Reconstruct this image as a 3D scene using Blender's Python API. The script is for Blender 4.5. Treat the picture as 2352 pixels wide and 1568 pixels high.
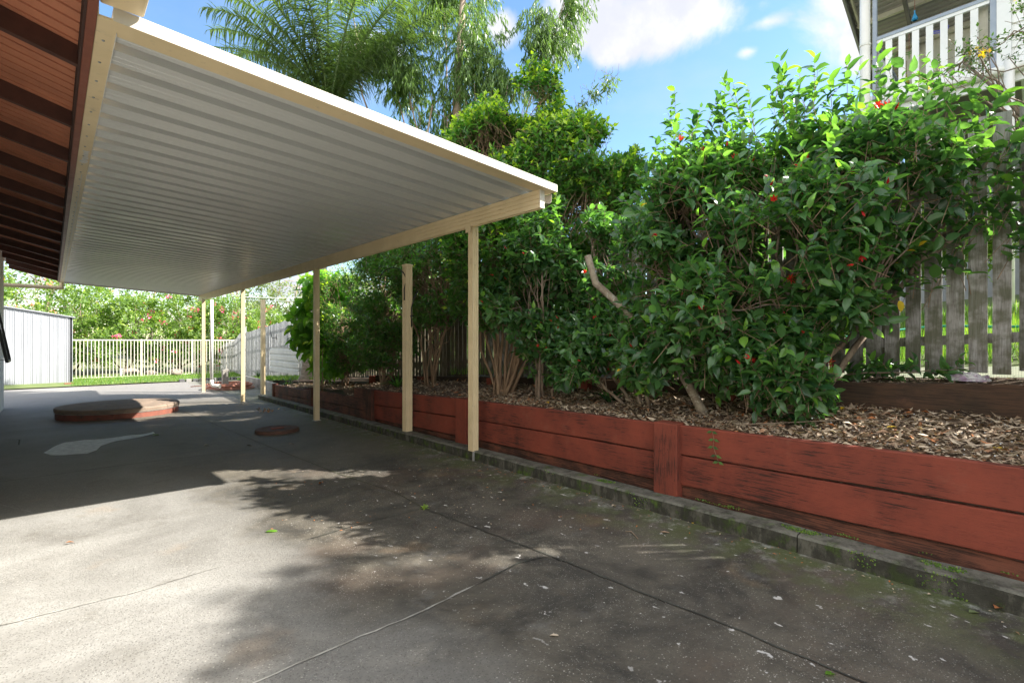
import bpy, math, random
import numpy as np
from mathutils import Vector, noise
random.seed(7)
RNG = np.random.default_rng(11)
for o in list(bpy.data.objects):
    bpy.data.objects.remove(o)
SC = bpy.context.scene
COL = SC.collection
rad = math.radians

# ------------------------------------------------------------------ camera, sky, sun, exposure
cam_d = bpy.data.cameras.new('camera'); cam = bpy.data.objects.new('camera', cam_d); COL.objects.link(cam)
cam.location = (0, 0, 1.25); cam.rotation_euler = (rad(90), 0, rad(-43))
cam_d.sensor_width = 36; cam_d.lens = 36 * 1134 / 2352; cam_d.clip_start = 0.05; cam_d.clip_end = 3000
SC.camera = cam
SUN = Vector((2.5, -2.2, 2.89)).normalized()           # towards the sun
sl = bpy.data.lights.new('sun', 'SUN'); sl.energy = 4.6; sl.angle = rad(0.55); sl.color = (1, .955, .885)
so = bpy.data.objects.new('sun', sl); COL.objects.link(so); so.location = (10, -9, 12)
so.rotation_euler = SUN.to_track_quat('Z', 'Y').to_euler()
W = bpy.data.worlds.new('World'); SC.world = W; W.use_nodes = True
SC.view_settings.view_transform = 'Standard'; SC.view_settings.look = 'None'
SC.view_settings.exposure = 1.75; SC.view_settings.gamma = 1; SC.view_settings.use_curve_mapping = False

class NT:
    """small node helper"""
    def __init__(s, tree):
        s.t = tree; s.n = tree.nodes; s.l = tree.links
    def __call__(s, typ, ins=None, **props):
        nd = s.n.new(typ)
        for k, v in props.items(): setattr(nd, k, v)
        for k, v in (ins or {}).items(): s.set(nd.inputs[k], v)
        return nd
    def set(s, inp, v):
        if isinstance(v, bpy.types.NodeSocket): s.l.new(v, inp)
        else:
            if hasattr(inp.default_value, '__len__') and isinstance(v, (tuple, list)) and len(inp.default_value) == 4 and len(v) == 3: v = (*v, 1)
            inp.default_value = v
    def math(s, op, a, b=0.0, c=None, clamp=False):
        nd = s('ShaderNodeMath', {0: a, 1: b}, operation=op, use_clamp=clamp)
        if c is not None: s.set(nd.inputs[2], c)
        return nd.outputs[0]
    def mix(s, f, a, b, blend='MIX'):
        nd = s('ShaderNodeMix', data_type='RGBA', blend_type=blend)
        s.set(nd.inputs['Factor'], f); s.set(nd.inputs[6], a); s.set(nd.inputs[7], b)
        return nd.outputs[2]
    def ramp(s, f, lo, hi):
        return s('ShaderNodeMapRange', {0: f, 1: lo, 2: hi, 3: 0.0, 4: 1.0}, interpolation_type='SMOOTHSTEP').outputs[0]
    def noise(s, vec, scale, detail=3, rough=.55, dist=0, col=False):
        nd = s('ShaderNodeTexNoise', {'Scale': scale, 'Detail': detail, 'Roughness': rough, 'Distortion': dist})
        s.l.new(vec, nd.inputs['Vector']); return nd.outputs[1 if col else 0]
    def map(s, vec, scale=(1, 1, 1), loc=(0, 0, 0), rot=(0, 0, 0)):
        nd = s('ShaderNodeMapping', {'Location': loc, 'Rotation': rot, 'Scale': scale}); s.l.new(vec, nd.inputs[0]); return nd.outputs[0]

def build_world():
    W.node_tree.nodes.clear(); k = NT(W.node_tree)
    out = k('ShaderNodeOutputWorld'); bg = k('ShaderNodeBackground', {'Strength': 0.15})
    sky = k('ShaderNodeTexSky', sky_type='NISHITA', sun_disc=False, sun_elevation=math.asin(SUN.z),
            sun_rotation=math.atan2(SUN.x, SUN.y), altitude=20, air_density=1.15, dust_density=.35, ozone_density=2.2)
    tc = k('ShaderNodeTexCoord').outputs['Generated']
    hsv = k('ShaderNodeHueSaturation', {'Saturation': 1.12, 'Value': .62, 'Color': sky.outputs[0]}).outputs[0]
    # cloud banks: soft lobes fixed in the sky, broken up by noise
    lobes = [  # u, v (photo), horizontal radius, vertical radius, weight
        (1560, 45, .19, .062, 1.0), (1340, 50, .10, .075, .9), (1760, 52, .10, .03, .6), (1400, 95, .07, .05, .9),
        (1972, 75, .035, .07, 1.0), (1715, 120, .035, .02, .7), (850, 115, .09, .045, .95), (1140, 60, .05, .04, .8), (1290, 110, .05, .03, .7),
        (2150, -60, .25, .1, .9), (700, 665, .4, .05, .7)]
    tot = None
    for (u, v, ru, rv, wgt) in lobes:
        x, y, z = dirv(u, v); c = Vector((x, y, z)).normalized(); az = math.atan2(-c.x, c.y)
        nd = k('ShaderNodeMapping', {'Location': tuple(c), 'Rotation': (math.asin(c.z), 0, az), 'Scale': (ru, 3.0, rv)}, vector_type='TEXTURE')
        k.l.new(tc, nd.inputs[0])
        ln = k('ShaderNodeVectorMath', {0: nd.outputs[0]}, operation='LENGTH').outputs['Value']
        m = k.math('MULTIPLY', k.math('SUBTRACT', 1.15, ln, clamp=False), wgt)
        m = k.math('MAXIMUM', m, -1.0)
        tot = m if tot is None else k.math('MAXIMUM', tot, m)
    n1 = k.noise(tc, 5.0, 8, .58, .3); n2 = k.noise(tc, 2.2, 3, .5)
    d = k.math('ADD', tot, k.math('MULTIPLY', k.math('SUBTRACT', n1, .5), 2.2))
    # bright overcast added out of view, behind the viewer and overhead, as fill light
    sx = k('ShaderNodeSeparateXYZ', {0: tc})
    fwd = k.math('ADD', k.math('MULTIPLY', sx.outputs[0], SY), k.math('MULTIPLY', sx.outputs[1], CY))
    fill_bank = k.math('SUBTRACT', k.math('MULTIPLY', k.math('SUBTRACT', k.math('ADD', sx.outputs[2], .0), fwd), 3.0), k.math('MULTIPLY', n2, 1.6))
    fill_bank = k.math('MINIMUM', fill_bank, k.math('MULTIPLY_ADD', n1, 3.0, -.75))
    mask = k.ramp(d, .25, .72); bmask = k.ramp(fill_bank, .2, 1.0)
    shade = k.ramp(k.noise(k.map(tc, loc=(.02, -.02, .035)), 6.0, 6, .6), .35, .7)
    ccol = k.mix(shade, (1.75, 1.8, 1.98), (2.7, 2.65, 2.6)); bcol = k.mix(shade, (4.2, 4.25, 4.4), (6.4, 6.2, 5.9))
    wisp = k.math('MULTIPLY', k.ramp(k.noise(k.map(tc, scale=(1, 1, 2.2)), 2.6, 6, .6), .42, .8), .35)
    skyc = k.mix(wisp, hsv, (1.5, 1.8, 2.2))
    col = k.mix(bmask, k.mix(mask, skyc, ccol), bcol)
    k.l.new(col, bg.inputs[0]); k.l.new(bg.outputs[0], out.inputs[0])

# ------------------------------------------------------------------ layout: photo measurements -> metres
CY, SY = math.cos(rad(43)), math.sin(rad(43))
def dirv(u, v):
    t = (u - 1176) / 1134; s = (784 - v) / 1134
    return (SY + t * CY, CY - t * SY, s)
def ground_z(y): return -.0174 * max(-3.0, min(y, 17.7))
def G(u, v):
    x, y, s = dirv(u, v)
    d = 1.25 / (-s - .0174 * y)
    if d * y > 17.7 or d < 0: d = (1.25 + .0174 * 17.7) / -s
    return Vector((d * x, d * y, 1.25 + d * s))
def PX(u, v, X):
    x, y, s = dirv(u, v); d = X / x; return Vector((X, d * y, 1.25 + d * s))
def PY(u, v, Y):
    x, y, s = dirv(u, v); d = Y / y; return Vector((d * x, Y, 1.25 + d * s))
def PF(u, v, d):
    x, y, s = dirv(u, v); d = min(d, 4.66 / x); return Vector((d * x, d * y, 1.25 + d * s))
def PD(u, v, d):
    x, y, s = dirv(u, v); return Vector((d * x, d * y, 1.25 + d * s))
def kerb_x(y): return 3.22 + .051 * y
def wall_x(y): return 3.42 + .051 * y
def up_x(y): return 4.4 + .051 * y
def fence_x(y): return 4.8 + .051 * y
def fence_z(y): return 1.07 - .056 * y
def interp(x, xs, ys): return float(np.interp(x, xs, ys))
def wall_top(y): return interp(y, [-4, 0, 4.43, 7.42, 10.26, 13.2], [.70, .645, .555, .46, .29, .15])
def bed_z(x, y):
    f = (x - wall_x(y)) / (up_x(y) - wall_x(y))
    if y > 8.05: f *= .55
    return wall_top(y) - .03 + max(0, min(f, 1.5)) * (.15 if y < 9 else .08) - (.09 if 8.0 < y < 8.6 else 0) + .02 * noise.noise((x * 2.3, y * 2.3, 0))
def hill_z(x, y):
    b = fence_z(y)
    return b + max(0, x - fence_x(y)) * .13 * (1 if y < 12 else .6) if x < 30 else b + 3.2
build_world()

# ------------------------------------------------------------------ materials
def base_mat(name):
    m = bpy.data.materials.new(name); m.use_nodes = True
    k = NT(m.node_tree); p = m.node_tree.nodes['Principled BSDF']
    return m, k, p
def M(name, c1, c2=None, scale=4, rough=.6, bump=0.0, bscale=60, metal=0, stretch=(1, 1, 1), speck=None, vary=0.0, spec=.5):
    m, k, p = base_mat(name)
    tc = k('ShaderNodeTexCoord').outputs['Object']
    v = k.map(tc, scale=stretch)
    col = (*c1, 1)
    if c2 is not None:
        col = k.mix(k.ramp(k.noise(v, scale, 5, .6), .35, .66), c1, c2)
    if speck:   # (colour, lo, hi, scale)
        col = k.mix(k.ramp(k.noise(v, speck[3], 6, .68), speck[1], speck[2]), col, speck[0])
    if vary:
        r = k('ShaderNodeObjectInfo').outputs['Random']
        hs = k('ShaderNodeHueSaturation', {'Color': col, 'Value': k.math('MULTIPLY_ADD', r, vary * 2, 1 - vary)})
        col = hs.outputs[0]
    k.set(p.inputs['Base Color'], col)
    p.inputs['Metallic'].default_value = metal; p.inputs['Specular IOR Level'].default_value = spec
    k.set(p.inputs['Roughness'], k.math('MULTIPLY_ADD', k.noise(v, scale * 2, 3), .25, rough - .12))
    if bump:
        b = k('ShaderNodeBump', {'Strength': bump, 'Distance': .01, 'Height': k.noise(v, bscale, 5, .65)})
        k.l.new(b.outputs[0], p.inputs['Normal'])
    return m
def leaf_mat(name, dark, light, fresh, rough=.38, trans=.32, spec=.5):
    m, k, p = base_mat(name)
    tone = k('ShaderNodeAttribute', attribute_name='tone').outputs['Fac']
    fr = k('ShaderNodeAttribute', attribute_name='fresh').outputs['Fac']
    col = k.mix(fr, k.mix(tone, dark, light), fresh)
    k.set(p.inputs['Base Color'], col); p.inputs['Roughness'].default_value = rough; p.inputs['Specular IOR Level'].default_value = spec
    tr = k('ShaderNodeBsdfTranslucent'); k.l.new(k.mix(.6, col, k.mix(1.0, col, (2.8, 2.9, .6), 'MULTIPLY')), tr.inputs[0])
    mx = k('ShaderNodeMixShader', {0: trans, 1: p.outputs[0], 2: tr.outputs[0]})
    k.l.new(mx.outputs[0], m.node_tree.nodes['Material Output'].inputs[0])
    return m
def concrete_mat():
    m, k, p = base_mat('stained_concrete')
    tc = k('ShaderNodeTexCoord').outputs['Object']
    sep = k('ShaderNodeSeparateXYZ', {0: tc}); X, Y = sep.outputs[0], sep.outputs[1]
    n1 = k.noise(tc, .9, 6, .62, .4); n2 = k.noise(tc, 4.5, 6, .65); n3 = k.noise(tc, 55, 4, .7)
    col = k.mix(k.ramp(n1, .35, .68), (.185, .178, .162), (.305, .298, .276))
    # damp, lichen-dark side along the garden wall; edge widened as painted tree shade
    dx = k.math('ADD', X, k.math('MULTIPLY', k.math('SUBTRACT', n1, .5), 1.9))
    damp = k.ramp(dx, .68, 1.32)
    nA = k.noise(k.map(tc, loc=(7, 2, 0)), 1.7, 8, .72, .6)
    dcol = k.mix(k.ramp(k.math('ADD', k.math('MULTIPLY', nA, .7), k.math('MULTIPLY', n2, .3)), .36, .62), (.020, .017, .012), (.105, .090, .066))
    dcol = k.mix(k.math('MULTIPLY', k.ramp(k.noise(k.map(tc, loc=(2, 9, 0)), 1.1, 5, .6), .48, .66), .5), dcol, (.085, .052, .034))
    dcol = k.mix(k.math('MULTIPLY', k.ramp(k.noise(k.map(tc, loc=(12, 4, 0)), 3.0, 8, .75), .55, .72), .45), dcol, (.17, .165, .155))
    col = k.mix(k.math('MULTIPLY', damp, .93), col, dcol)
    # the far half is old grey-brown slab
    fy = k.ramp(k.math('ADD', Y, k.math('MULTIPLY', n1, 1.2)), 5.7, 6.4)
    col = k.mix(k.math('MULTIPLY', fy, .55), col, k.mix(k.ramp(n2, .3, .7), (.125, .108, .078), (.205, .182, .145)))
    farl = k.ramp(Y, 13, 17); col = k.mix(k.math('MULTIPLY', farl, .5), col, (.30, .29, .29))
    col = k.mix(k.math('MULTIPLY', k.ramp(n2, .52, .75), .35), col, (.10, .088, .065))
    # rusty stains
    rust = k.math('MULTIPLY', k.ramp(k.noise(k.map(tc, loc=(3, 1, 0)), 2.0, 4, .5), .62, .74), .18)
    col = k.mix(rust, col, (.34, .21, .10))
    rx = k.math('SUBTRACT', 1.0, k.ramp(k('ShaderNodeVectorMath', {0: tc, 1: (.12, 1.72, 0)}, operation='DISTANCE').outputs['Value'], .1, .55))
    col = k.mix(k.math('MULTIPLY', k.math('MULTIPLY', rx, k.ramp(k.noise(tc, 9, 6, .75), .45, .62)), .65), col, (.34, .20, .09))
    # exposed aggregate
    vo = k('ShaderNodeTexVoronoi', {'Scale': 130.0}, feature='F1'); k.l.new(tc, vo.inputs['Vector'])
    ag = k.math('MULTIPLY', k.math('SUBTRACT', 1.0, k.ramp(vo.outputs['Distance'], .12, .34)), k.ramp(k.noise(tc, 60, 2), .5, .62))
    wear = k.ramp(k.noise(tc, 1.6, 5, .6), .32, .6)
    col = k.mix(k.math('MULTIPLY', k.math('MULTIPLY', ag, wear), .85), col, (.52, .50, .45))
    vd = k('ShaderNodeTexVoronoi', {'Scale': 90.0}, feature='F1'); k.l.new(k.map(tc, loc=(5, 7, 0)), vd.inputs['Vector'])
    pit = k.math('SUBTRACT', 1.0, k.ramp(vd.outputs['Distance'], .15, .4))
    col = k.mix(k.math('MULTIPLY', pit, .45), col, (.05, .046, .04))
    va = k('ShaderNodeTexVoronoi', {'Scale': 58.0}, feature='F1'); k.l.new(k.map(tc, loc=(15, 3, 0)), va.inputs['Vector'])
    ag2 = k.math('MULTIPLY', k.math('SUBTRACT', 1.0, k.ramp(va.outputs['Distance'], .10, .26)), k.math('GREATER_THAN', k('ShaderNodeSeparateColor', {0: va.outputs['Color']}).outputs[1], .55))
    col = k.mix(k.math('MULTIPLY', k.math('MULTIPLY', ag2, k.ramp(nA, .40, .6)), .7), col, (.50, .47, .42))
    # moss and lime bloom near the kerb
    dk = k.math('SUBTRACT', k.math('MULTIPLY_ADD', Y, .051, 3.22), X)
    nr = k.math('SUBTRACT', 1.0, k.ramp(dk, .0, .75))
    col = k.mix(k.math('MULTIPLY', k.math('MULTIPLY', nr, k.ramp(n2, .40, .58)), .8), col, (.070, .090, .022))
    nr2 = k.math('SUBTRACT', 1.0, k.ramp(dk, .02, .42))
    col = k.mix(k.math('MULTIPLY', k.math('MULTIPLY', nr2, k.ramp(k.noise(tc, 7, 6, .75), .5, .68)), .75), col, (.36, .36, .32))
    # bird droppings: scattered small white splashes with tails
    zone = k.math('MULTIPLY', k.ramp(dx, 1.0, 1.9), k.math('SUBTRACT', 1.0, k.ramp(Y, 4.2, 5.4)))
    for sc_, lo, hi, off, kp in ((5.5, .025, .065, (1, 2, 0), .84), (11, .03, .09, (4, 1, 0), .80), (2.1, .016, .03, (8, 3, 0), .72)):
        wv = k('ShaderNodeVectorMath', {0: tc, 1: k.noise(tc, 16, 3, .6, col=True)}, operation='MULTIPLY_ADD')
        nz = k('ShaderNodeVectorMath', {0: k.noise(tc, 16, 3, .6, col=True), 1: (.09, .09, 0)}, operation='MULTIPLY').outputs[0]
        vv = k('ShaderNodeVectorMath', {0: k.map(tc, loc=off, rot=(0, 0, .6), scale=(1, .62, 1)), 1: nz}, operation='ADD').outputs[0]
        v1 = k('ShaderNodeTexVoronoi', {'Scale': sc_, 'Randomness': 1.0}, feature='F1', voronoi_dimensions='2D'); k.l.new(vv, v1.inputs['Vector'])
        pick = k.math('GREATER_THAN', k('ShaderNodeSeparateColor', {0: v1.outputs['Color']}).outputs[0], kp)
        spot = k.math('SUBTRACT', 1.0, k.ramp(v1.outputs['Distance'], lo, hi))
        col = k.mix(k.math('MULTIPLY', k.math('MULTIPLY', spot, pick), k.math('MULTIPLY', zone, .8)), col, (.62, .60, .57))
        k.n.remove(wv)
    col = k.mix(k.math('MULTIPLY', k.ramp(n3, .35, .75), .22), col, (.05, .047, .042))
    k.set(p.inputs['Base Color'], col)
    k.set(p.inputs['Roughness'], k.math('MULTIPLY_ADD', n2, .35, .50)); p.inputs['Specular IOR Level'].default_value = .4
    h = k.math('ADD', k.math('MULTIPLY', n3, .6), k.math('ADD', k.math('MULTIPLY', n2, .9), k.math('MULTIPLY', pit, -.35)))
    b = k('ShaderNodeBump', {'Strength': .6, 'Distance': .008, 'Height': h}); k.l.new(b.outputs[0], p.inputs['Normal'])
    return m
def sleeper_mat(name, c1, c2, black=(.030, .020, .015), lo=.57, hi=.64, along='y'):
    m, k, p = base_mat(name)
    tc = k('ShaderNodeTexCoord').outputs['Object']
    st = (9, .55, 20) if along == 'y' else (20, 20, .7)
    g = k.map(tc, scale=st)
    oi = k('ShaderNodeObjectInfo').outputs['Random']
    off = k('ShaderNodeVectorMath', {0: g, 1: k('ShaderNodeCombineXYZ', {0: k.math('MULTIPLY', oi, 37), 1: k.math('MULTIPLY', oi, 11)}).outputs[0]}, operation='ADD').outputs[0]
    grain = k.noise(off, 7, 6, .7, .3); blot = k.noise(tc, 2.3, 4, .6); fine = k.noise(k.map(off, scale=(1, 1, 1)), 26, 4, .7)
    col = k.mix(k.ramp(blot, .3, .7), c1, c2)
    col = k.mix(k.math('MULTIPLY', k.ramp(fine, .5, .8), .4), col, black)
    wearm = k.ramp(k.math('ADD', grain, k.math('MULTIPLY', k.math('SUBTRACT', blot, .5), .55)), lo, hi)
    col = k.mix(k.math('MULTIPLY', wearm, .85), col, black)
    crk = k.noise(k.map(off, scale=(1, .35, 2.2), loc=(3, 5, 1)), 9, 3, .6)
    crm = k.math('SUBTRACT', 1.0, k.ramp(k.math('ABSOLUTE', k.math('SUBTRACT', crk, .62)), .004, .016)); wearm = k.math('MAXIMUM', wearm, crm)
    col = k.mix(k.math('MULTIPLY', crm, .8), col, black)
    pale = k.math('MULTIPLY', k.ramp(k.noise(k.map(tc, loc=(6, 6, 6)), 3.5, 6, .7),   .56, .72), .20); col = k.mix(pale, col, (.30, .14, .095))
    k.set(p.inputs['Base Color'], col); p.inputs['Roughness'].default_value = .75; p.inputs['Specular IOR Level'].default_value = .25
    b = k('ShaderNodeBump', {'Strength': .55, 'Distance': .006, 'Height': k.math('SUBTRACT', fine, k.math('MULTIPLY', wearm, .5))}); k.l.new(b.outputs[0], p.inputs['Normal'])
    return m
def paling_mat(name, c1, c2, dark, green=.0):
    m, k, p = base_mat(name)
    tc = k('ShaderNodeTexCoord').outputs['Object']; oi = k('ShaderNodeObjectInfo').outputs['Random']
    off = k('ShaderNodeVectorMath', {0: k.map(tc, scale=(14, 14, .9)), 1: k('ShaderNodeCombineXYZ', {0: k.math('MULTIPLY', oi, 51), 2: k.math('MULTIPLY', oi, 23)}).outputs[0]}, operation='ADD').outputs[0]
    g = k.noise(off, 3.2, 6, .7, .5); f = k.noise(off, 11, 4, .7)
    col = k.mix(k.ramp(g, .3, .7), c1, c2); col = k.mix(k.math('MULTIPLY', k.ramp(f, .48, .75), .75), col, dark)
    if green:
        z = k('ShaderNodeSeparateXYZ', {0: tc}).outputs[2]
        gm = k.math('MULTIPLY', k.math('SUBTRACT', 1.0, k.ramp(k.math('ADD', z, k.noise(tc, 5, 4)), 1.4, 2.6)), green)
        col = k.mix(k.math('MULTIPLY', gm, k.ramp(k.noise(tc, 9, 4), .35, .6)), col, (.075, .080, .035))
    hs = k('ShaderNodeHueSaturation', {'Color': col, 'Value': k.math('MULTIPLY_ADD', oi, .45, .78)})
    k.l.new(hs.outputs[0], p.inputs['Base Color']); p.inputs['Roughness'].default_value = .85; p.inputs['Specular IOR Level'].default_value = .2
    b = k('ShaderNodeBump', {'Strength': .5, 'Distance': .004, 'Height': f}); k.l.new(b.outputs[0], p.inputs['Normal'])
    return m

CREAM = (.74, .60, .37)
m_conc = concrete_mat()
m_cream = M('cream_aluminium', CREAM, (.68, .55, .33), 3, .42, .05, 30, spec=.5, speck=((.46, .38, .25), .58, .78, 13))
m_sheet = M('white_roof_sheet', (.63, .64, .625), (.59, .60, .585), .5, .36, .0, 8, spec=.6, metal=.12)
m_white = M('white_paint', (.76, .76, .74), (.70, .70, .68), 3, .5)
m_trimtop = M('pale_fascia_paint', (.62, .58, .50), (.56, .51, .42), 3, .45)
m_brown = M('brown_rafter_paint', (.085, .030, .020), (.060, .022, .015), 6, .55, .2, 40)
m_fascia = M('red_brown_fascia_paint', (.23, .070, .040), (.19, .06, .036), 4, .5, .15, 90)
m_lining = M('grooved_brown_lining', (.52, .20, .11), (.42, .16, .09), 3, .6, .15, 60)
m_darkline = M('dark_gap', (.05, .022, .016), None, 3, .8)
m_kerb = M('mossy_kerb_concrete', (.115, .11, .085), (.030, .028, .018), 6, .85, .7, 70, speck=((.075, .125, .015), .50, .64, 6))
def kerb_finish(m):
    k = NT(m.node_tree); p = m.node_tree.nodes['Principled BSDF']; src = p.inputs['Base Color'].links[0].from_socket
    tc = k('ShaderNodeTexCoord').outputs['Object']; nz = k('ShaderNodeSeparateXYZ', {0: k('ShaderNodeNewGeometry').outputs['Normal']}).outputs[2]
    worn = k.math('MULTIPLY', k.ramp(nz, .3, .8), k.ramp(k.noise(tc, 8, 7, .75), .35, .6))
    grime = k.math('MULTIPLY', k.ramp(k.noise(k.map(tc, scale=(1, 1, .4)), 9, 7, .75), .42, .56), .75)
    col = k.mix(grime, src, (.018, .017, .011)); col = k.mix(k.math('MULTIPLY', worn, .7), col, (.19, .185, .15)); k.l.new(col, p.inputs['Base Color'])
kerb_finish(m_kerb)
m_conc2 = M('pale_concrete', (.33, .32, .29), (.22, .21, .19), 5, .85, .5, 60)
m_sleep = sleeper_mat('red_stained_sleeper', (.25, .058, .034), (.165, .042, .027))
m_sleepd = sleeper_mat('worn_red_sleeper', (.21, .075, .045), (.14, .06, .04), lo=.42, hi=.60)
m_sleepb = sleeper_mat('dark_damp_sleeper', (.088, .048, .028), (.046, .036, .022), lo=.40, hi=.62)
m_spost = sleeper_mat('red_stained_sleeper_post', (.25, .059, .034), (.17, .044, .028), along='z', lo=.56, hi=.68)
m_spostd = sleeper_mat('worn_sleeper_post', (.17, .06, .036), (.11, .045, .03), along='z', lo=.44, hi=.6)
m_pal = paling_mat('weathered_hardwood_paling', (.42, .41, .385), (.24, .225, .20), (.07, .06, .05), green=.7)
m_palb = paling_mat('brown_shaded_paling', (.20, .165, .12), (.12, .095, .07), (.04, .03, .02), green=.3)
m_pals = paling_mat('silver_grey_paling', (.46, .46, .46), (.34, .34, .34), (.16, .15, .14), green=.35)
m_soil = M('leafy_soil', (.075, .045, .028), (.13, .085, .052), 14, .95, 1.0, 60, speck=((.25, .19, .13), .58, .66, 40))
m_lawn = M('lawn_soil', (.09, .13, .035), (.13, .16, .05), 6, .95, .6, 60)
m_far = M('far_ground', (.10, .12, .05), (.15, .14, .08), 1, .95)
m_shed = M('zinc_shed_steel', (.35, .36, .375), (.28, .29, .305), 1.5, .42, .05, 20, metal=.0, stretch=(1, 1, .3))
m_galv = M('galvanised_steel', (.36, .38, .40), (.28, .30, .32), 22, .45, metal=.4)
m_black = M('black_paint', (.015, .015, .015), None, 3, .5)
m_terra = M('red_oxide_concrete', (.24, .075, .045), (.17, .06, .04), 5, .75, .4, 60, speck=((.09, .055, .04), .56, .68, 9))
m_lidtop = M('weathered_lid_concrete', (.20, .15, .11), (.26, .19, .14), 4, .85, .5, 50, speck=((.10, .075, .05), .55, .7, 12))
m_hose = M('terracotta_hose', (.40, .17, .11), (.34, .14, .09), 10, .5)
m_pvc = M('white_pipe', (.76, .75, .70), (.68, .67, .62), 4, .4)
m_bark = M('mottled_bark', (.17, .12, .08), (.30, .235, .17), 12, .9, .9, 70, stretch=(1, 1, .4), speck=((.06, .045, .03), .55, .68, 20))
m_barkl = M('lichen_bark', (.33, .28, .20), (.22, .17, .12), 16, .9, 1.0, 90, speck=((.50, .48, .40), .56, .64, 30))
m_barkt = M('tan_bark', (.30, .20, .12), (.20, .13, .075), 10, .85, .7, 60, stretch=(1, 1, .3))
m_barke = M('gum_bark', (.42, .34, .27), (.26, .18, .13), 5, .85, .6, 30, stretch=(1, 1, .3))
m_palmt = M('palm_trunk_bark', (.36, .31, .25), (.22, .18, .14), 8, .9, .7, 40, stretch=(1, 1, 3))
m_lh = leaf_mat('hibiscus_leaf', (.020, .070, .030), (.115, .25, .078), (.21, .42, .05), rough=.27, trans=.46, spec=.7)
m_lm = leaf_mat('hedge_leaf', (.024, .080, .024), (.105, .25, .050), (.46, .62, .045), rough=.32, trans=.48, spec=.6)
m_lb = leaf_mat('broad_leaf', (.07, .19, .03), (.15, .32, .045), (.40, .52, .06), rough=.4, trans=.55)
m_le = leaf_mat('gum_leaf', (.050, .10, .030), (.15, .25, .07), (.26, .38, .10), rough=.38, trans=.32)
m_lp = leaf_mat('palm_leaf', (.055, .105, .035), (.13, .20, .07), (.24, .32, .12), rough=.38, trans=.28)
m_lf = leaf_mat('far_leaf', (.075, .14, .030), (.17, .27, .055), (.42, .50, .12), rough=.5, trans=.40)
m_lg = leaf_mat('grey_green_leaf', (.13, .18, .08), (.22, .27, .13), (.33, .38, .2), rough=.55, trans=.35)
m_ly = leaf_mat('small_tree_leaf', (.030, .070, .020), (.07, .14, .04), (.2, .3, .05), rough=.45, trans=.3)
m_red = leaf_mat('red_petal', (.42, .010, .012), (.62, .025, .02), (.6, .05, .03), rough=.45, trans=.2)
m_pink = leaf_mat('pink_petal', (.72, .05, .20), (.85, .18, .36), (.9, .4, .5), rough=.5, trans=.3)
m_peach = leaf_mat('peach_petal', (.75, .25, .16), (.82, .42, .30), (.8, .5, .4), rough=.5, trans=.3)
m_yel = leaf_mat('yellow_petal', (.80, .50, .02), (.85, .62, .05), (.85, .65, .1), rough=.5, trans=.3)
m_grass = leaf_mat('grass_blade', (.07, .16, .025), (.14, .27, .05), (.3, .38, .08), rough=.5, trans=.35)
m_litter = leaf_mat('dry_leaf', (.19, .115, .065), (.60, .49, .36), (.50, .17, .05), rough=.7, trans=.05, spec=.25)

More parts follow.
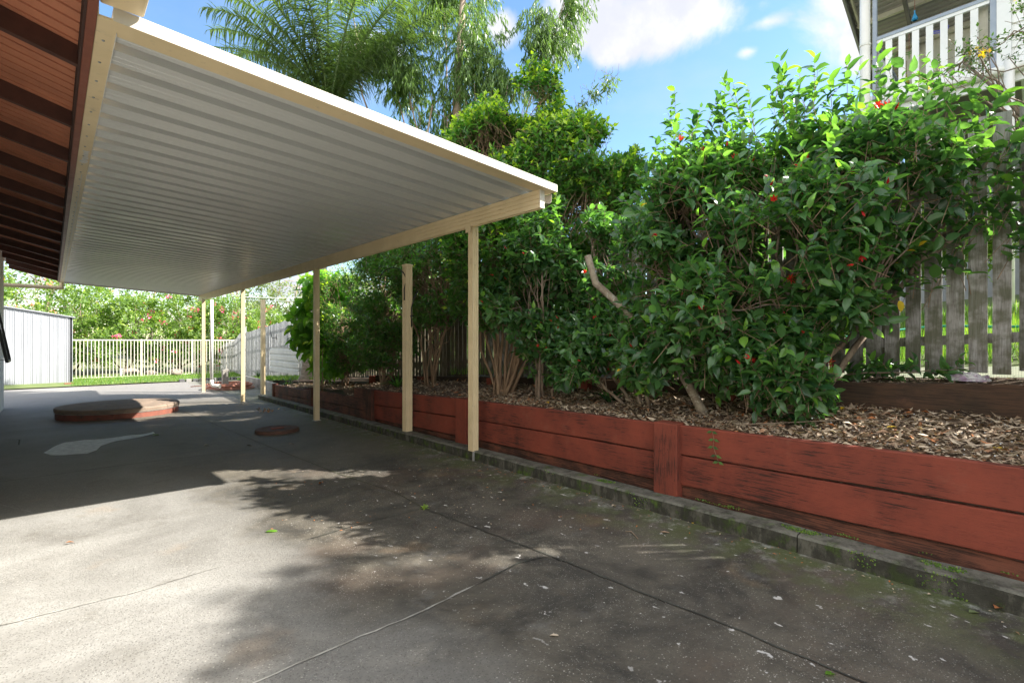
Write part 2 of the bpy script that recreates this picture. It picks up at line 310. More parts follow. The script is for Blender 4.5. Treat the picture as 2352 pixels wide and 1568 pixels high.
# ------------------------------------------------------------------ mesh building
def wloc(o):
    v = Vector((0, 0, 0))
    while o is not None: v = v + o.location; o = o.parent
    return v
def tag(o, label=None, cat=None, group=None, kind=None):
    if label: o['label'] = label
    if cat: o['category'] = cat
    if group: o['group'] = group
    if kind: o['kind'] = kind
    return o
def thing(name, label, cat, loc, group=None):
    o = bpy.data.objects.new(name, None); o.empty_display_size = .1; o.location = loc; COL.objects.link(o)
    return tag(o, label, cat, group)
class MB:
    def __init__(s): s.v = []; s.f = []; s.n = 0; s.big = []
    def add(s, vs, fs):
        b = len(s.v); s.v += [tuple(v) for v in vs]; s.f += [tuple(b + i for i in f) for f in fs]; return s
    def box(s, x0, x1, y0, y1, z0, z1):
        return s.hexa([(x0, y0, z0), (x1, y0, z0), (x1, y1, z0), (x0, y1, z0), (x0, y0, z1), (x1, y0, z1), (x1, y1, z1), (x0, y1, z1)])
    def hexa(s, p):
        return s.add(p, [(3, 2, 1, 0), (4, 5, 6, 7), (0, 1, 5, 4), (1, 2, 6, 5), (2, 3, 7, 6), (3, 0, 4, 7)])
    def beam(s, a, b, w, h, up=(0, 0, 1)):
        """box from a to b, width w sideways, height h along up (centred)"""
        a = Vector(a); b = Vector(b); d = (b - a).normalized(); u = Vector(up); r = d.cross(u).normalized(); u = r.cross(d).normalized()
        r *= w / 2; u *= h / 2
        return s.hexa([a - r - u, a + r - u, b + r - u, b - r - u, a - r + u, a + r + u, b + r + u, b - r + u])
    def tube(s, pts, r, n=8, cap=True):
        pts = [Vector(p) for p in pts]; rs = r if isinstance(r, (list, tuple)) else [r] * len(pts)
        ref = Vector((0, 0, 1)); vs = []; fs = []; prev = None
        for i, p in enumerate(pts):
            d = (pts[min(i + 1, len(pts) - 1)] - pts[max(i - 1, 0)]).normalized()
            if prev is None:
                a = d.cross(ref if abs(d.z) < .9 else Vector((1, 0, 0))).normalized()
            else: a = (prev - d * prev.dot(d)).normalized()
            prev = a; b = d.cross(a)
            for j in range(n):
                t = 2 * math.pi * j / n; vs.append(p + (a * math.cos(t) + b * math.sin(t)) * rs[i])
        for i in range(len(pts) - 1):
            for j in range(n): fs.append((i * n + j, i * n + (j + 1) % n, (i + 1) * n + (j + 1) % n, (i + 1) * n + j))
        if cap: fs.append(tuple(range(n))[::-1]); fs.append(tuple((len(pts) - 1) * n + j for j in range(n)))
        return s.add(vs, fs)
    def lathe(s, c, prof, n=48, wob=0):
        vs = []; fs = []
        for (r, z) in prof:
            for j in range(n):
                t = 2 * math.pi * j / n; vs.append((c[0] + r * math.cos(t), c[1] + r * math.sin(t), c[2] + z))
        m = len(prof)
        for i in range(m - 1):
            for j in range(n): fs.append((i * n + j, i * n + (j + 1) % n, (i + 1) * n + (j + 1) % n, (i + 1) * n + j))
        fs.append(tuple((m - 1) * n + j for j in range(n)))
        return s.add(vs, fs)
    def extrude(s, prof, vec):
        """prof: open polyline of points; swept along vec"""
        vec = Vector(vec); n = len(prof); vs = [Vector(p) for p in prof] + [Vector(p) + vec for p in prof]
        return s.add(vs, [(i, i + 1, n + i + 1, n + i) for i in range(n - 1)])
    def build(s, name, mat, parent=None, loc=None, bevel=0, smooth=False, solid=0):
        me = bpy.data.meshes.new(name); L = wloc(parent) if parent is not None else Vector(loc or (0, 0, 0))
        vs = [(v[0] - L.x, v[1] - L.y, v[2] - L.z) for v in s.v]
        me.from_pydata(vs, [], s.f); me.update(); me.materials.append(mat)
        o = bpy.data.objects.new(name, me); COL.objects.link(o)
        if parent is not None: o.parent = parent
        else: o.location = L
        if smooth:
            for p in me.polygons: p.use_smooth = True
        if solid:
            md = o.modifiers.new('solid', 'SOLIDIFY'); md.thickness = solid; md.offset = 0
        if bevel:
            md = o.modifiers.new('bevel', 'BEVEL'); md.width = bevel; md.segments = 2; md.limit_method = 'ANGLE'; md.angle_limit = rad(40)
        return o
def np_obj(name, V, F, mat, parent=None, tone=None, fresh=None, smooth=False, loc=(0, 0, 0)):
    """V (n,3) array, F (m,k) array of equal-sided faces"""
    L = wloc(parent) if parent is not None else Vector(loc)
    V = V - np.array(L)[None, :]
    me = bpy.data.meshes.new(name); nv, (nf, k) = len(V), F.shape
    me.vertices.add(nv); me.vertices.foreach_set('co', V.astype(np.float32).ravel())
    me.loops.add(nf * k); me.loops.foreach_set('vertex_index', F.astype(np.int32).ravel())
    me.polygons.add(nf); me.polygons.foreach_set('loop_start', np.arange(0, nf * k, k, dtype=np.int32)); me.polygons.foreach_set('loop_total', np.full(nf, k, dtype=np.int32))
    me.update(calc_edges=True)
    for nm, arr in (('tone', tone), ('fresh', fresh)):
        if arr is not None:
            at = me.attributes.new(nm, 'FLOAT', 'POINT'); at.data.foreach_set('value', arr.astype(np.float32))
    if smooth: me.polygons.foreach_set('use_smooth', np.ones(nf, dtype=bool))
    me.materials.append(mat)
    o = bpy.data.objects.new(name, me); COL.objects.link(o)
    if parent is not None: o.parent = parent
    else: o.location = L
    return o

# leaf templates: (along, side, up), quads only
def T(vs, fs): return (np.array(vs, float), np.array(fs))
T_SMALL = T([(0, 0, 0), (.42, .5, .07), (1, 0, -.10), (.42, -.5, .07), (.5, 0, -.01)], [(0, 4, 2, 1), (0, 3, 2, 4)])
T_BIG = T([(0, 0, 0), (.30, .40, .05), (.62, .36, .02), (.80, .20, -.05), (1, 0, -.20), (.80, -.20, -.05), (.62, -.36, .02), (.30, -.40, .05), (.34, 0, -.02), (.68, 0, -.07), (.12, .24, .03), (.12, -.24, .03)],
          [(0, 8, 1, 10), (8, 9, 2, 1), (9, 4, 3, 2), (0, 11, 7, 8), (8, 7, 6, 9), (9, 6, 5, 4)])
T_NARROW = T([(0, 0, 0), (.3, .5, .02), (.65, .4, -.05), (1, 0, -.22), (.65, -.4, -.05), (.3, -.5, .02)], [(0, 5, 4, 1), (1, 4, 2, 2), (2, 4, 3, 3)])
T_NARROW = T([(0, 0, 0), (.35, .5, .03), (.7, .34, -.05), (1, 0, -.22), (.7, -.34, -.05), (.35, -.5, .03)], [(0, 5, 4, 1), (1, 4, 3, 2)])
T_BLADE = T([(0, -.5, 0), (0, .5, 0), (.55, .35, -.03), (1, 0.02, -.25), (1, -.02, -.25), (.55, -.35, -.03)], [(0, 1, 2, 5), (5, 2, 3, 4)])
def unit(a): return a / (np.linalg.norm(a, axis=1, keepdims=True) + 1e-9)
def leaf_arrays(P, D, N, Ln, Wd, tpl, curl=1.0):
    tv, tf = tpl; D = unit(D); S = unit(np.cross(N, D)); U = np.cross(D, S)
    Ln = np.broadcast_to(Ln, (len(P),)); Wd = np.broadcast_to(Wd, (len(P),)); curl = np.broadcast_to(curl, (len(P),))
    V = (P[:, None, :] + D[:, None, :] * (tv[None, :, 0:1] * Ln[:, None, None]) + S[:, None, :] * (tv[None, :, 1:2] * Wd[:, None, None])
         + U[:, None, :] * (tv[None, :, 2:3] * (Ln * curl)[:, None, None]))
    k = len(tv); F = (tf[None] + (np.arange(len(P)) * k)[:, None, None]).reshape(-1, tf.shape[1])
    return V.reshape(-1, 3), F, k
def leaves(name, mat, parent, P, D, N, Ln, Wd, tpl, tone=None, fresh=None, curl=1.0, smooth=False, loc=(0, 0, 0), kind=None):
    V, F, k = leaf_arrays(P, D, N, Ln, Wd, tpl, curl); n = len(P)
    if tone is None: tone = RNG.random(n)
    if fresh is None: fresh = np.zeros(n)
    o = np_obj(name, V, F, mat, parent, np.repeat(tone, k), np.repeat(fresh, k), smooth, loc)
    return o
def perp(D):
    R = RNG.normal(size=D.shape); return unit(R - D * np.sum(R * D, 1, keepdims=True))
def rib_tubes(A, B, r):
    """thin three-sided stems from A to B"""
    D = unit(B - A); S = perp(D); U = np.cross(D, S); V = []
    r = np.broadcast_to(r, (len(A),))[:, None]
    for base, rr in ((A, r), (B, r * .5)):
        for a in (0, 2.094, 4.189): V.append(base + (S * math.cos(a) + U * math.sin(a)) * rr)
    V = np.stack(V, 1).reshape(-1, 3); f = np.array([(0, 1, 4, 3), (1, 2, 5, 4), (2, 0, 3, 5)])
    F = (f[None] + (np.arange(len(A)) * 6)[:, None, None]).reshape(-1, 4)
    return V, F
def twig_points(clumps, n, shell=.5, seed_noise=1.6, thresh=-.12, zmin=None):
    """points near the surface of the clump lobes, thinned by noise so that gaps stay open"""
    C = np.array([c[:3] for c in clumps]); R = np.array([c[3:6] for c in clumps]); w = np.array([(c[6] if len(c) > 6 else 1) * np.prod(c[3:6]) ** .7 for c in clumps]); w = w / w.sum()
    outP = []; outD = []; got = 0
    while got < n:
        i = RNG.choice(len(clumps), p=w, size=n); d = unit(RNG.normal(size=(n, 3)))
        r = shell + (1.08 - shell) * RNG.random(n) ** .8
        P = C[i] + d * R[i] * r[:, None]
        # drop points deep inside another lobe
        keep = np.ones(n, bool)
        for j in range(len(clumps)):
            q = np.linalg.norm((P - C[j]) / R[j], axis=1); keep &= ~((q < shell * .8) & (i != j))
        ns = np.array([noise.noise(Vector(p) * seed_noise) for p in P]); keep &= ns > thresh
        if zmin is not None: keep &= P[:, 2] > zmin
        outP.append(P[keep]); outD.append(unit(d / R[i])[keep]); got += keep.sum()
    return np.concatenate(outP)[:n], np.concatenate(outD)[:n]
def foliage(name, mat, parent, clumps, n_twigs, per, leaf, width, tlen, tpl=T_SMALL, upb=.55, hang=0.0, shell=.5, fresh_top=.0, sn=1.6, thresh=-.12, zmin=None, stem_mat=None, spread=1.0, extra_pts=None, lvar=.35, smooth=False, freshz=None):
    P, O = twig_points(clumps, n_twigs, shell, sn, thresh, zmin)
    if extra_pts is not None:
        P = np.concatenate([P, extra_pts[0]]); O = np.concatenate([O, extra_pts[1]])
    n = len(P)
    D = unit(O * .75 + np.array([0, 0, upb - hang])[None] + RNG.normal(size=(n, 3)) * .42)
    L = tlen * (.6 + .8 * RNG.random(n)); A = P - D * L[:, None] * .6
    S = perp(D); Tn = np.cross(D, S)
    PP = []; DD = []; NN = []; LL = []; FF = []; tw = RNG.random(n)
    hi = np.zeros(n) if freshz is None else np.clip((P[:, 2] - freshz[0]) / (freshz[1] - freshz[0]), 0, 1)
    for j in range(per):
        f = (j + .6) / per; ang = j * 2.4 + RNG.random(n) * .8
        side = S * np.cos(ang)[:, None] + Tn * np.sin(ang)[:, None]
        p = A + D * (L * f)[:, None]
        open_ = (1.25 - .8 * f) * spread
        d = unit(side * open_ + D * .55 + np.array([0, 0, -hang - .05])[None] + RNG.normal(size=(n, 3)) * .18)
        nn = unit(D * .6 + np.array([0, 0, .9 if hang < .5 else .1])[None] + side * -.25 + RNG.normal(size=(n, 3)) * .38)
        PP.append(p); DD.append(d); NN.append(nn)
        LL.append(leaf * (1 - lvar + 2 * lvar * RNG.random(n)) * (1.12 - .45 * max(0, f - .5)))
        FF.append(np.clip((f - .55) * 2.4, 0, 1) * (tw > 1 - fresh_top - hi * .6) * (.35 + .65 * RNG.random(n)))
    P2 = np.concatenate(PP); LL = np.concatenate(LL)
    o = leaves(name, mat, parent, P2, np.concatenate(DD), np.concatenate(NN), LL, LL * width * (.8 + .4 * RNG.random(len(LL))), tpl,
               tone=np.clip(RNG.random(len(P2)) * .75 + np.tile(tw, per) * .35, 0, 1), fresh=np.concatenate(FF), curl=RNG.uniform(.4, 1.8, len(P2)), smooth=smooth)
    if stem_mat is not None:
        V, F = rib_tubes(A - D * (tlen * .5), A + D * L[:, None], .0028 if leaf > .05 else .002)
        np_obj('twigs', V, F, stem_mat, parent)
    return P, D
def limb(mb, a, b, r0, r1, wob=.08, seg=6, n=6, sag=0):
    a = Vector(a); b = Vector(b); L = (b - a).length; pts = []; rs = []; sd = random.random() * 100
    for i in range(seg + 1):
        f = i / seg; p = a.lerp(b, f); e = math.sin(math.pi * f) if i < seg else 0
        p = p + Vector((noise.noise((sd, f * 2.5, 0)), noise.noise((sd, 0, f * 2.5)), noise.noise((f * 2.5, sd, 1)))) * wob * L * 2 * e + Vector((0, 0, sag * e))
        pts.append(p); rs.append(r0 + (r1 - r0) * f)
    mb.tube(pts, rs, n); return pts
def skeleton(parent, base, clumps, P, mat, r=.03, name='trunk', stems=4, nbr=40, spread=.12, fork=.45, maxst=99, wob=.09):
    """stems fan from the base to the lobes, then finer limbs to twigs"""
    mb = MB(); base = Vector(base)
    allp = []
    for ci, c in enumerate(clumps):
        cc = Vector(c[:3]); st = base + Vector((random.uniform(-1, 1), random.uniform(-1, 1), 0)) * spread
        if ci < maxst: pts = limb(mb, st - Vector((0, 0, .06)), cc, r * random.uniform(.7, 1), r * .35, wob, 8, 8)
        else: pts = limb(mb, min(allp, key=lambda q: (q - cc).length + abs(q.z - cc.z + .3)), cc, r * .4, r * .2, .08, 8, 6)
        allp += pts[3:]
        cand = [p for p in P if (Vector(p) - cc).length < max(c[3:6]) * 1.15]
        random.shuffle(cand)
        for p in cand[:nbr]:
            s0 = pts[random.randint(4, 8)] if (Vector(p) - pts[5]).length > .1 else pts[4]
            limb(mb, s0, p, r * .28, r * .09, .09, 4, 4)
    return mb.build(name, mat, parent, smooth=True)

# ================================================================== SETTING
# ground
def grid(xs_fn, ys, ns, zf, name, mat, kind='structure'):
    V = []; F = []
    for y in ys:
        x0, x1 = xs_fn(y)
        for i in range(ns + 1):
            x = x0 + (x1 - x0) * i / ns; V.append((x, y, zf(x, y)))
    n = ns + 1
    for j in range(len(ys) - 1):
        for i in range(ns): F.append((j * n + i, j * n + i + 1, (j + 1) * n + i + 1, (j + 1) * n + i))
    mb = MB(); mb.v = V; mb.f = F
    return tag(mb.build(name, mat, smooth=True), kind=kind)
mb = MB(); mb.box(-600, 600, -600, 600, -1.2, -.62); tag(mb.build('ground', m_far), kind='structure')
CEDGE = 22.6
def edge_y(x): return 22.6 - .25 * math.sin(x * .9)
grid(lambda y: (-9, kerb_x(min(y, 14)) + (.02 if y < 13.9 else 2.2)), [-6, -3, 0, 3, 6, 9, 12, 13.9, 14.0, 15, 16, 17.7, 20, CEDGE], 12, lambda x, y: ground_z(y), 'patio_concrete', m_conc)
def lawn_z(x, y): return -.27 + .12 * min(1, max(0, (y - 22.6) / 1.5)) + .015 * noise.noise((x, y, 3))
grid(lambda y: (-9, 7.5), list(np.linspace(CEDGE, 27, 12)), 20, lambda x, y: lawn_z(x, y), 'lawn', m_lawn)
grid(lambda y: (-30, 40), list(np.linspace(27, 80, 10)), 12, lambda x, y: -.15 + (y - 27) * .03, 'far_ground', m_far)
grid(lambda y: (wall_x(y) + .05, up_x(y) + .1), list(np.linspace(-3, 8.0, 60)) + list(np.linspace(8.05, 13.3, 30)), 14, bed_z, 'garden_bed', m_soil)
def terr_z(x, y):
    f = max(0, min(1, (x - up_x(y)) / .4)); return interp(y, [-3, 8, 13], [1.02, .60, .28]) * 0 + (fence_z(y) - .06) * (1) - .05 * (1 - f) + .015 * noise.noise((x * 3, y * 3, 1))
grid(lambda y: (up_x(y) + .04 if y < 9.4 else wall_x(y) + (.75 if y < 13.2 else .25 if y < 14 else 1.0), fence_x(y) + .1), list(np.linspace(-3, 23, 80)), 6, terr_z, 'upper_garden_bed', m_soil)
grid(lambda y: (fence_x(y) + .1, 34), list(np.linspace(-6, 26, 40)), 24, hill_z, 'neighbour_lawn', m_lawn)

# slab joints and cracks, real recess-dark ribbons a few mm proud
m_joint = M('joint_dirt', (.045, .042, .03), (.07, .075, .035), 9, .9, .5, 40)
m_crackl = M('crack_lime', (.40, .39, .35), (.16, .15, .13), 8, .9, .5, 40)
m_wetj = M('damp_joint', (.022, .022, .018), (.06, .062, .05), 5, .6, .3, 30)
def ribbon(mb, pts, w, jit, z=.004, sub=.06):
    P = []
    for a, b in zip(pts[:-1], pts[1:]):
        n = max(1, int((b - a).length / sub))
        P += [a.lerp(b, i / n) for i in range(n)]
    P.append(pts[-1]); sd = random.random() * 50; L = []; R = []
    for i, p in enumerate(P):
        d = (P[min(i + 1, len(P) - 1)] - P[max(0, i - 1)]).normalized(); s = Vector((d.y, -d.x, 0))
        off = s * jit * (noise.noise((i * .45, sd, 0)) + .5 * noise.noise((i * 1.3, sd, 4)))
        ww = w * (.7 + .9 * abs(noise.noise((i * .3, sd, 9))))
        if jit > .004 and i in (0, len(P) - 1): ww *= .2
        for lst, sg in ((L, -1), (R, 1)):
            q = p + off + s * sg * ww / 2; lst.append((q.x, q.y, ground_z(q.y) + z))
    n = len(P); mb.add(L + R, [(i, n + i, n + i + 1, i + 1) for i in range(n - 1)])
mb = MB()
ribbon(mb, [G(403, 937), G(621, 1027), G(784, 1090), G(910, 1132), G(975, 1168)], .010, .002)
ribbon(mb, [G(0, 1107), G(300, 1066), G(621, 1027)], .013, .003)
ribbon(mb, [G(0, 994), G(200, 976), G(403, 956)], .012, .003)
tag(mb.build('slab_joint', m_joint), kind='structure')
mb = MB(); ribbon(mb, [G(975, 1168), G(1266, 1277), G(1610, 1413), G(2000, 1575), G(2200, 1660)], .011, .012); ribbon(mb, [G(700, 1241), G(826, 1204), G(973, 1166)], .009, .006)
ribbon(mb, [G(1266, 1277), G(1190, 1292), G(1090, 1345)], .010, .014)
tag(mb.build('damp_joint', m_wetj), kind='structure')
mb = MB(); ribbon(mb, [G(1090, 1345), G(925, 1425), G(760, 1490), G(585, 1568), G(450, 1640)], .011, .016); ribbon(mb, [G(-60, 1450), G(170, 1395), G(330, 1355), G(520, 1297)], .008, .012); ribbon(mb, [G(520, 1297), G(600, 1280)], .004, .01); ribbon(mb, [G(-40, 1150), G(90, 1180)], .004, .01)
tag(mb.build('crack', m_crackl), kind='structure')
mb = MB(); z_ = .0065
for pts in ([(8, 1010), (45, 1010), (43, 1022)],): ribbon(mb, [G(*p) for p in pts], .02, .0, z_)
tag(mb.build('drain_slot', m_joint), kind='structure')
# pale paint stain
m_stain = M('pale_paint_stain', (.82, .85, .85), (.62, .66, .66), 14, .8, .4, 70)
out = [(100, 1040), (120, 1028), (150, 1016), (195, 1010), (235, 1008), (275, 1003), (320, 998), (352, 992), (356, 995), (325, 1003), (285, 1010), (255, 1016), (232, 1024), (222, 1034), (200, 1042), (150, 1045), (115, 1045)]
mb = MB(); vs = []
for i, (u, v) in enumerate(out):
    q = G(u, v); n = G(*out[(i + 1) % len(out)])
    for f in (0, .33, .66):
        w = q.lerp(n, f); vs.append((w.x + .015 * noise.noise((i + f, 3, 1)), w.y + .06 * noise.noise((i + f, 8, 2)), ground_z(w.y) + .004))
mb.add(vs, [tuple(range(len(vs)))[::-1]]); o = mb.build('paint_stain', m_stain)
tag(o, 'pale blue-white paint stain with a long tail dried on the shaded concrete', 'stain')
for p in o.data.polygons: pass

# ================================================================== KERB
kb = thing('kerb', 'low mossy concrete kerb running along the foot of the red sleeper wall', 'kerb', (3.3, -3, 0))
ys = [-3.2, -1.3, .05, 1.0, 2.35, 3.3, 4.34, 5.6, 6.9, 8.2, 9.7, 11.2, 12.6, 13.9]
for a, b in zip(ys[:-1], ys[1:]):
    mb = MB(); a2, b2 = a + .003, b - .003; n = 8; V = []
    for i in range(n + 1):
        y = a2 + (b2 - a2) * i / n; g = ground_z(y); x = kerb_x(y); j = .006 * noise.noise((y * 3, 0, 0))
        top = g + .105 + j; w = .165
        for (dx, z) in ((j * 1.5, g - .05), (j, top - .012), (.014 + j, top), (w, top + j * .5), (w, g - .05)): V.append((x + dx, y, z))
    mb.v = V; k_ = 5
    for i in range(n):
        for q in range(4): mb.f.append((i * k_ + q, i * k_ + q + 1, (i + 1) * k_ + q + 1, (i + 1) * k_ + q))
    mb.f.append((4, 3, 2, 1, 0)); mb.f.append(tuple(n * k_ + q for q in range(5)))
    mb.build('kerb_block', m_kerb, kb)

# ================================================================== RED SLEEPER RETAINING WALL
wl = thing('retaining_wall', 'low retaining wall of red stained timber sleepers behind the mossy kerb', 'retaining wall', (3.5, -3, 0))
PY_ = [-3.6, -.80, 1.985, 4.79, 7.42, 10.26, 13.2]
def plank(y0, y1, xa, xb, z0f, z1f, thick, name, mat, parent, amp=.006, lab=None):
    n = 14; V = []; sd = random.random() * 60
    for i in range(n + 1):
        y = y0 + (y1 - y0) * i / n; x = xa + (xb - xa) * i / n; e = amp * noise.noise((y * 1.6, sd, 0)); e2 = amp * noise.noise((y * 1.6, sd, 7)); c = .006
        z0 = z0f(y) + e; z1 = z1f(y) + e2
        V += [(x + .003 * e2, y, z0 + c), (x, y, z1 - c), (x + c, y, z1), (x + thick, y, z1), (x + thick, y, z0), (x + c, y, z0)]
    mb = MB(); mb.v = V
    for i in range(n):
        for q in range(6): mb.f.append((i * 6 + q, (i + 1) * 6 + q, (i + 1) * 6 + (q + 1) % 6, i * 6 + (q + 1) % 6)[::-1])
    mb.f.append(tuple(range(6))); mb.f.append(tuple(n * 6 + q for q in range(6))[::-1])
    o = mb.build(name, mat, parent)
    if lab: o['label'] = lab
    return o
for i in range(len(PY_) - 1):
    a, b = PY_[i], PY_[i + 1]; far = a > 7
    def zt(y): return wall_top(y) if y < 8.15 else wall_top(y)
    for r in range(3):
        if i == 5 and r == 2: continue
        if i == 4 and r == 0:   # the top board stops short and broken
            plank(a + .06, 8.12, wall_x(a) - .0, wall_x(8.1), lambda y: .46 - .02 * (y - 7.42) - .155, lambda y: .46 - .02 * (y - 7.42), .05, 'sleeper', m_sleepd, wl, .012, 'short broken top sleeper')
            continue
        if i >= 4:
            zz = (lambda y, r=r: wall_top(max(y, 8.6)) - (0 if i == 5 else -.0) - (r - (1 if i == 4 else 0)) * .205)
            if i == 4: zz = lambda y, r=r: .305 - .02 * (y - 7.42) - (r - 1) * .2
            if i == 5: zz = lambda y, r=r: interp(y, [10.26, 13.2], [.235, .15]) - r * .2
            plank(a + .06, b - .06, wall_x(a) + .004 * r, wall_x(b) + .004 * r, lambda y, z=zz: z(y) - .192, zz, .05, 'sleeper', m_sleepd, wl, .010)
            continue
        gap = [0, .232, .464][r]; hgt = [.222, .222, .20][r]; inset = [0, .003, .03][r]
        z1 = lambda y, g=gap: zt(y) - g * (1 if True else 1)
        plank(a + .06, b - .06, wall_x(a) + inset, wall_x(b) + inset, lambda y, g=gap, h=hgt: zt(y) - g - h, z1, .05, 'sleeper', m_sleep if r < 2 else m_sleepd, wl, .007 if r < 2 else .014)
for y in PY_:
    mb = MB(); t = wall_top(y) + .015; x = wall_x(y) - .055; h = .10 if y < 9 else .06; g = ground_z(y)
    if y > 13: x += .03; t = .19
    mb.box(x, x + .15, y - h, y + h, g - .1, t)
    mb.build('post', m_spost if y < 6 else m_spostd, wl, bevel=.008)
# end return of the bed
mb = MB(); mb.box(wall_x(13.2) + .1, wall_x(13.2) + .95, 13.22, 13.27, -.3, .12); mb.build('sleeper', m_sleepd, wl, bevel=.005)

# upper sleeper wall
ul = thing('upper_retaining_wall', 'upper retaining wall of dark damp timber sleepers at the back of the leafy bed', 'retaining wall', (4.5, -3, .7))
UY = [-3.2, -.9, 1.9, 3.6, 5.4, 7.4, 9.4]
def up_top(y): return .985 - .046 * y
for a, b in zip(UY[:-1], UY[1:]):
    plank(a + .01, b - .01, up_x(a), up_x(b), lambda y: up_top(y) - .225, up_top, .06, 'sleeper', m_sleepb, ul, .006)
    plank(a + .01, b - .01, up_x(a) + .012, up_x(b) + .012, lambda y: up_top(y) - .46, lambda y: up_top(y) - .235, .05, 'sleeper', m_sleepb, ul, .006)
for y in UY[1:]:
    mb = MB(); mb.box(up_x(y) - .10, up_x(y) - .004, y - .05, y + .05, up_top(y) - .55, up_top(y) - .01); mb.build('post', m_spost, ul, bevel=.006)

# ================================================================== PATIO COVER
RX0, RX1, RY0, RY1 = .247, 3.54, 3.24, 18.2
def roof_z(x): return 2.872 - (x - .247) * .052
pc = thing('patio_cover', 'cream framed patio cover with a white ribbed metal roof fixed to the house eave', 'patio cover', (1.8, 3.3, 0))
# ribbed sheet: pans 0.28 apart, narrow raised ribs
V0 = []; y = RY0 + .01
prof = []
while y < RY1:
    prof += [(y, 0), (y + .054, 0), (y + .057, .0022), (y + .067, .0022), (y + .070, 0), (y + .112, 0), (y + .115, .0022), (y + .125, .0022), (y + .128, 0), (y + .170, 0), (y + .163, .080), (y + .276, .080), (y + .269, 0)]
    y += .28
prof.append((RY1, 0))
mb = MB(); mb.extrude([(RX0 - .05, a, roof_z(RX0 - .05) + b) for a, b in prof], (RX1 - RX0 + .05, 0, roof_z(RX1) - roof_z(RX0 - .05)))
mb.build('roof_sheet', m_sheet, pc, solid=.0012)
# near barge trim: L section with underside flange
x0, x1 = RX0 - .02, RX1 + .02
mb = MB(); za, zb = roof_z(x0), roof_z(x1)
mb.hexa([(x0, RY0 - .06, za - .012), (x1, RY0 - .06, zb - .012), (x1, RY0 + .095, zb - .012), (x0, RY0 + .095, za - .012), (x0, RY0 - .06, za - .004), (x1, RY0 - .06, zb - .004), (x1, RY0 + .095, zb - .004), (x0, RY0 + .095, za - .004)])
mb.build('barge_flange', m_cream, pc)
mb = MB()
mb.hexa([(x0, RY0 - .064, za - .014), (x1, RY0 - .064, zb - .014), (x1, RY0 - .0602, zb - .014), (x0, RY0 - .0602, za - .014), (x0, RY0 - .064, za + .050), (x1, RY0 - .064, zb + .050), (x1, RY0 - .0602, zb + .050), (x0, RY0 - .0602, za + .050)])
mb.hexa([(x0, RY0 - .064, za + .051), (x1, RY0 - .064, zb + .051), (x1, RY0 + .09, zb + .051), (x0, RY0 + .09, za + .051), (x0, RY0 - .064, za + .055), (x1, RY0 - .064, zb + .055), (x1, RY0 + .09, zb + .055), (x0, RY0 + .09, za + .055)])
mb.build('barge_trim', m_trimtop, pc)
mb = MB(); mb.hexa([(x0, RY1 + .0, za - .03), (x1, RY1, zb - .03), (x1, RY1 + .05, zb - .03), (x0, RY1 + .05, za - .03), (x0, RY1, za + .06), (x1, RY1, zb + .06), (x1, RY1 + .05, zb + .06), (x0, RY1 + .05, za + .06)])
mb.build('barge_trim', m_trimtop, pc)
# outer beam with shadow grooves
BX0, BX1, BZ0, BZ1 = 3.40, 3.46, 2.525, 2.613
BZ1 = roof_z(3.40) - .008
mb = MB(); pr = [(BX0, BZ0 + .012)]
for gz in (.04, .082, .125):
    if BZ0 + gz < BZ1 - .01: pr += [(BX0, BZ0 + gz), (BX0 + .007, BZ0 + gz + .002), (BX0 + .007, BZ0 + gz + .006), (BX0, BZ0 + gz + .008)]
pr += [(BX0, BZ1), (BX1, BZ1), (BX1, BZ0), (BX1 - .012, BZ0), (BX1 - .012, BZ0 + .012), (BX0 + .012, BZ0 + .012), (BX0 + .012, BZ0), (BX0, BZ0), (BX0, BZ0 + .012)]
mb.extrude([(a, RY0 + .02, b) for a, b in pr], (0, RY1 - RY0 - .02, 0)); mb.build('beam', m_cream, pc)
mb = MB(); mb.box(BX0 - .002, BX1 + .002, RY0 + .012, RY0 + .020, BZ0 - .002, BZ1 + .001); mb.build('beam_end_cap', m_trimtop, pc, bevel=.002)
# gutter outside the beam
mb = MB(); gx = BX1 + .01
pr = [(gx, 2.68), (gx, 2.60), (gx + .02, 2.585), (gx + .075, 2.59), (gx + .095, 2.615), (gx + .10, 2.68), (gx + .09, 2.68)]
mb.extrude([(a, RY0 + .02, b) for a, b in pr], (0, RY1 - RY0, 0)); mb.build('gutter', m_trimtop, pc, solid=.002)
# house-side channel
mb = MB(); mb.box(.166, .247, RY0 - .06, RY1, 2.858, 2.869); mb.box(.166, .172, RY0 - .06, RY1, 2.8695, 2.95); mb.build('channel', m_cream, pc)
mb = MB(); mb.box(.2472, .2505, RY0 + .06, RY1, 2.854, 2.8705); mb.build('channel_lip', m_white, pc)
# sealant smears
m_seal = M('white_sealant', (.70, .70, .68), (.55, .55, .53), 30, .6, .5, 60)
mb = MB()
for (ya, yb, w) in ((5.5, 5.9, .05), (6.3, 17.5, .008)):
    n = 60; L = []; R = []
    for i in range(n + 1):
        yy = ya + (yb - ya) * i / n; c = .215 + .012 * noise.noise((yy * 4, 0, 0)); ww = w * (.5 + abs(noise.noise((yy * 9, 2, 0))))
        L.append((c - ww / 2, yy, 2.8565)); R.append((c + ww / 2, yy, 2.8565))
    mb.add(L + R, [(i, n + 1 + i, n + 2 + i, i + 1) for i in range(n)])
mb.build('sealant', m_seal, pc)
# screws along the channel
yy = 3.42
while yy < 17:
    mb = MB(); mb.lathe((.202, yy, 2.8575), [(.0075, 0), (.0075, -.002), (.005, -.005), (.002, -.006)], 10); mb.build('screw', m_galv, pc); yy += .28
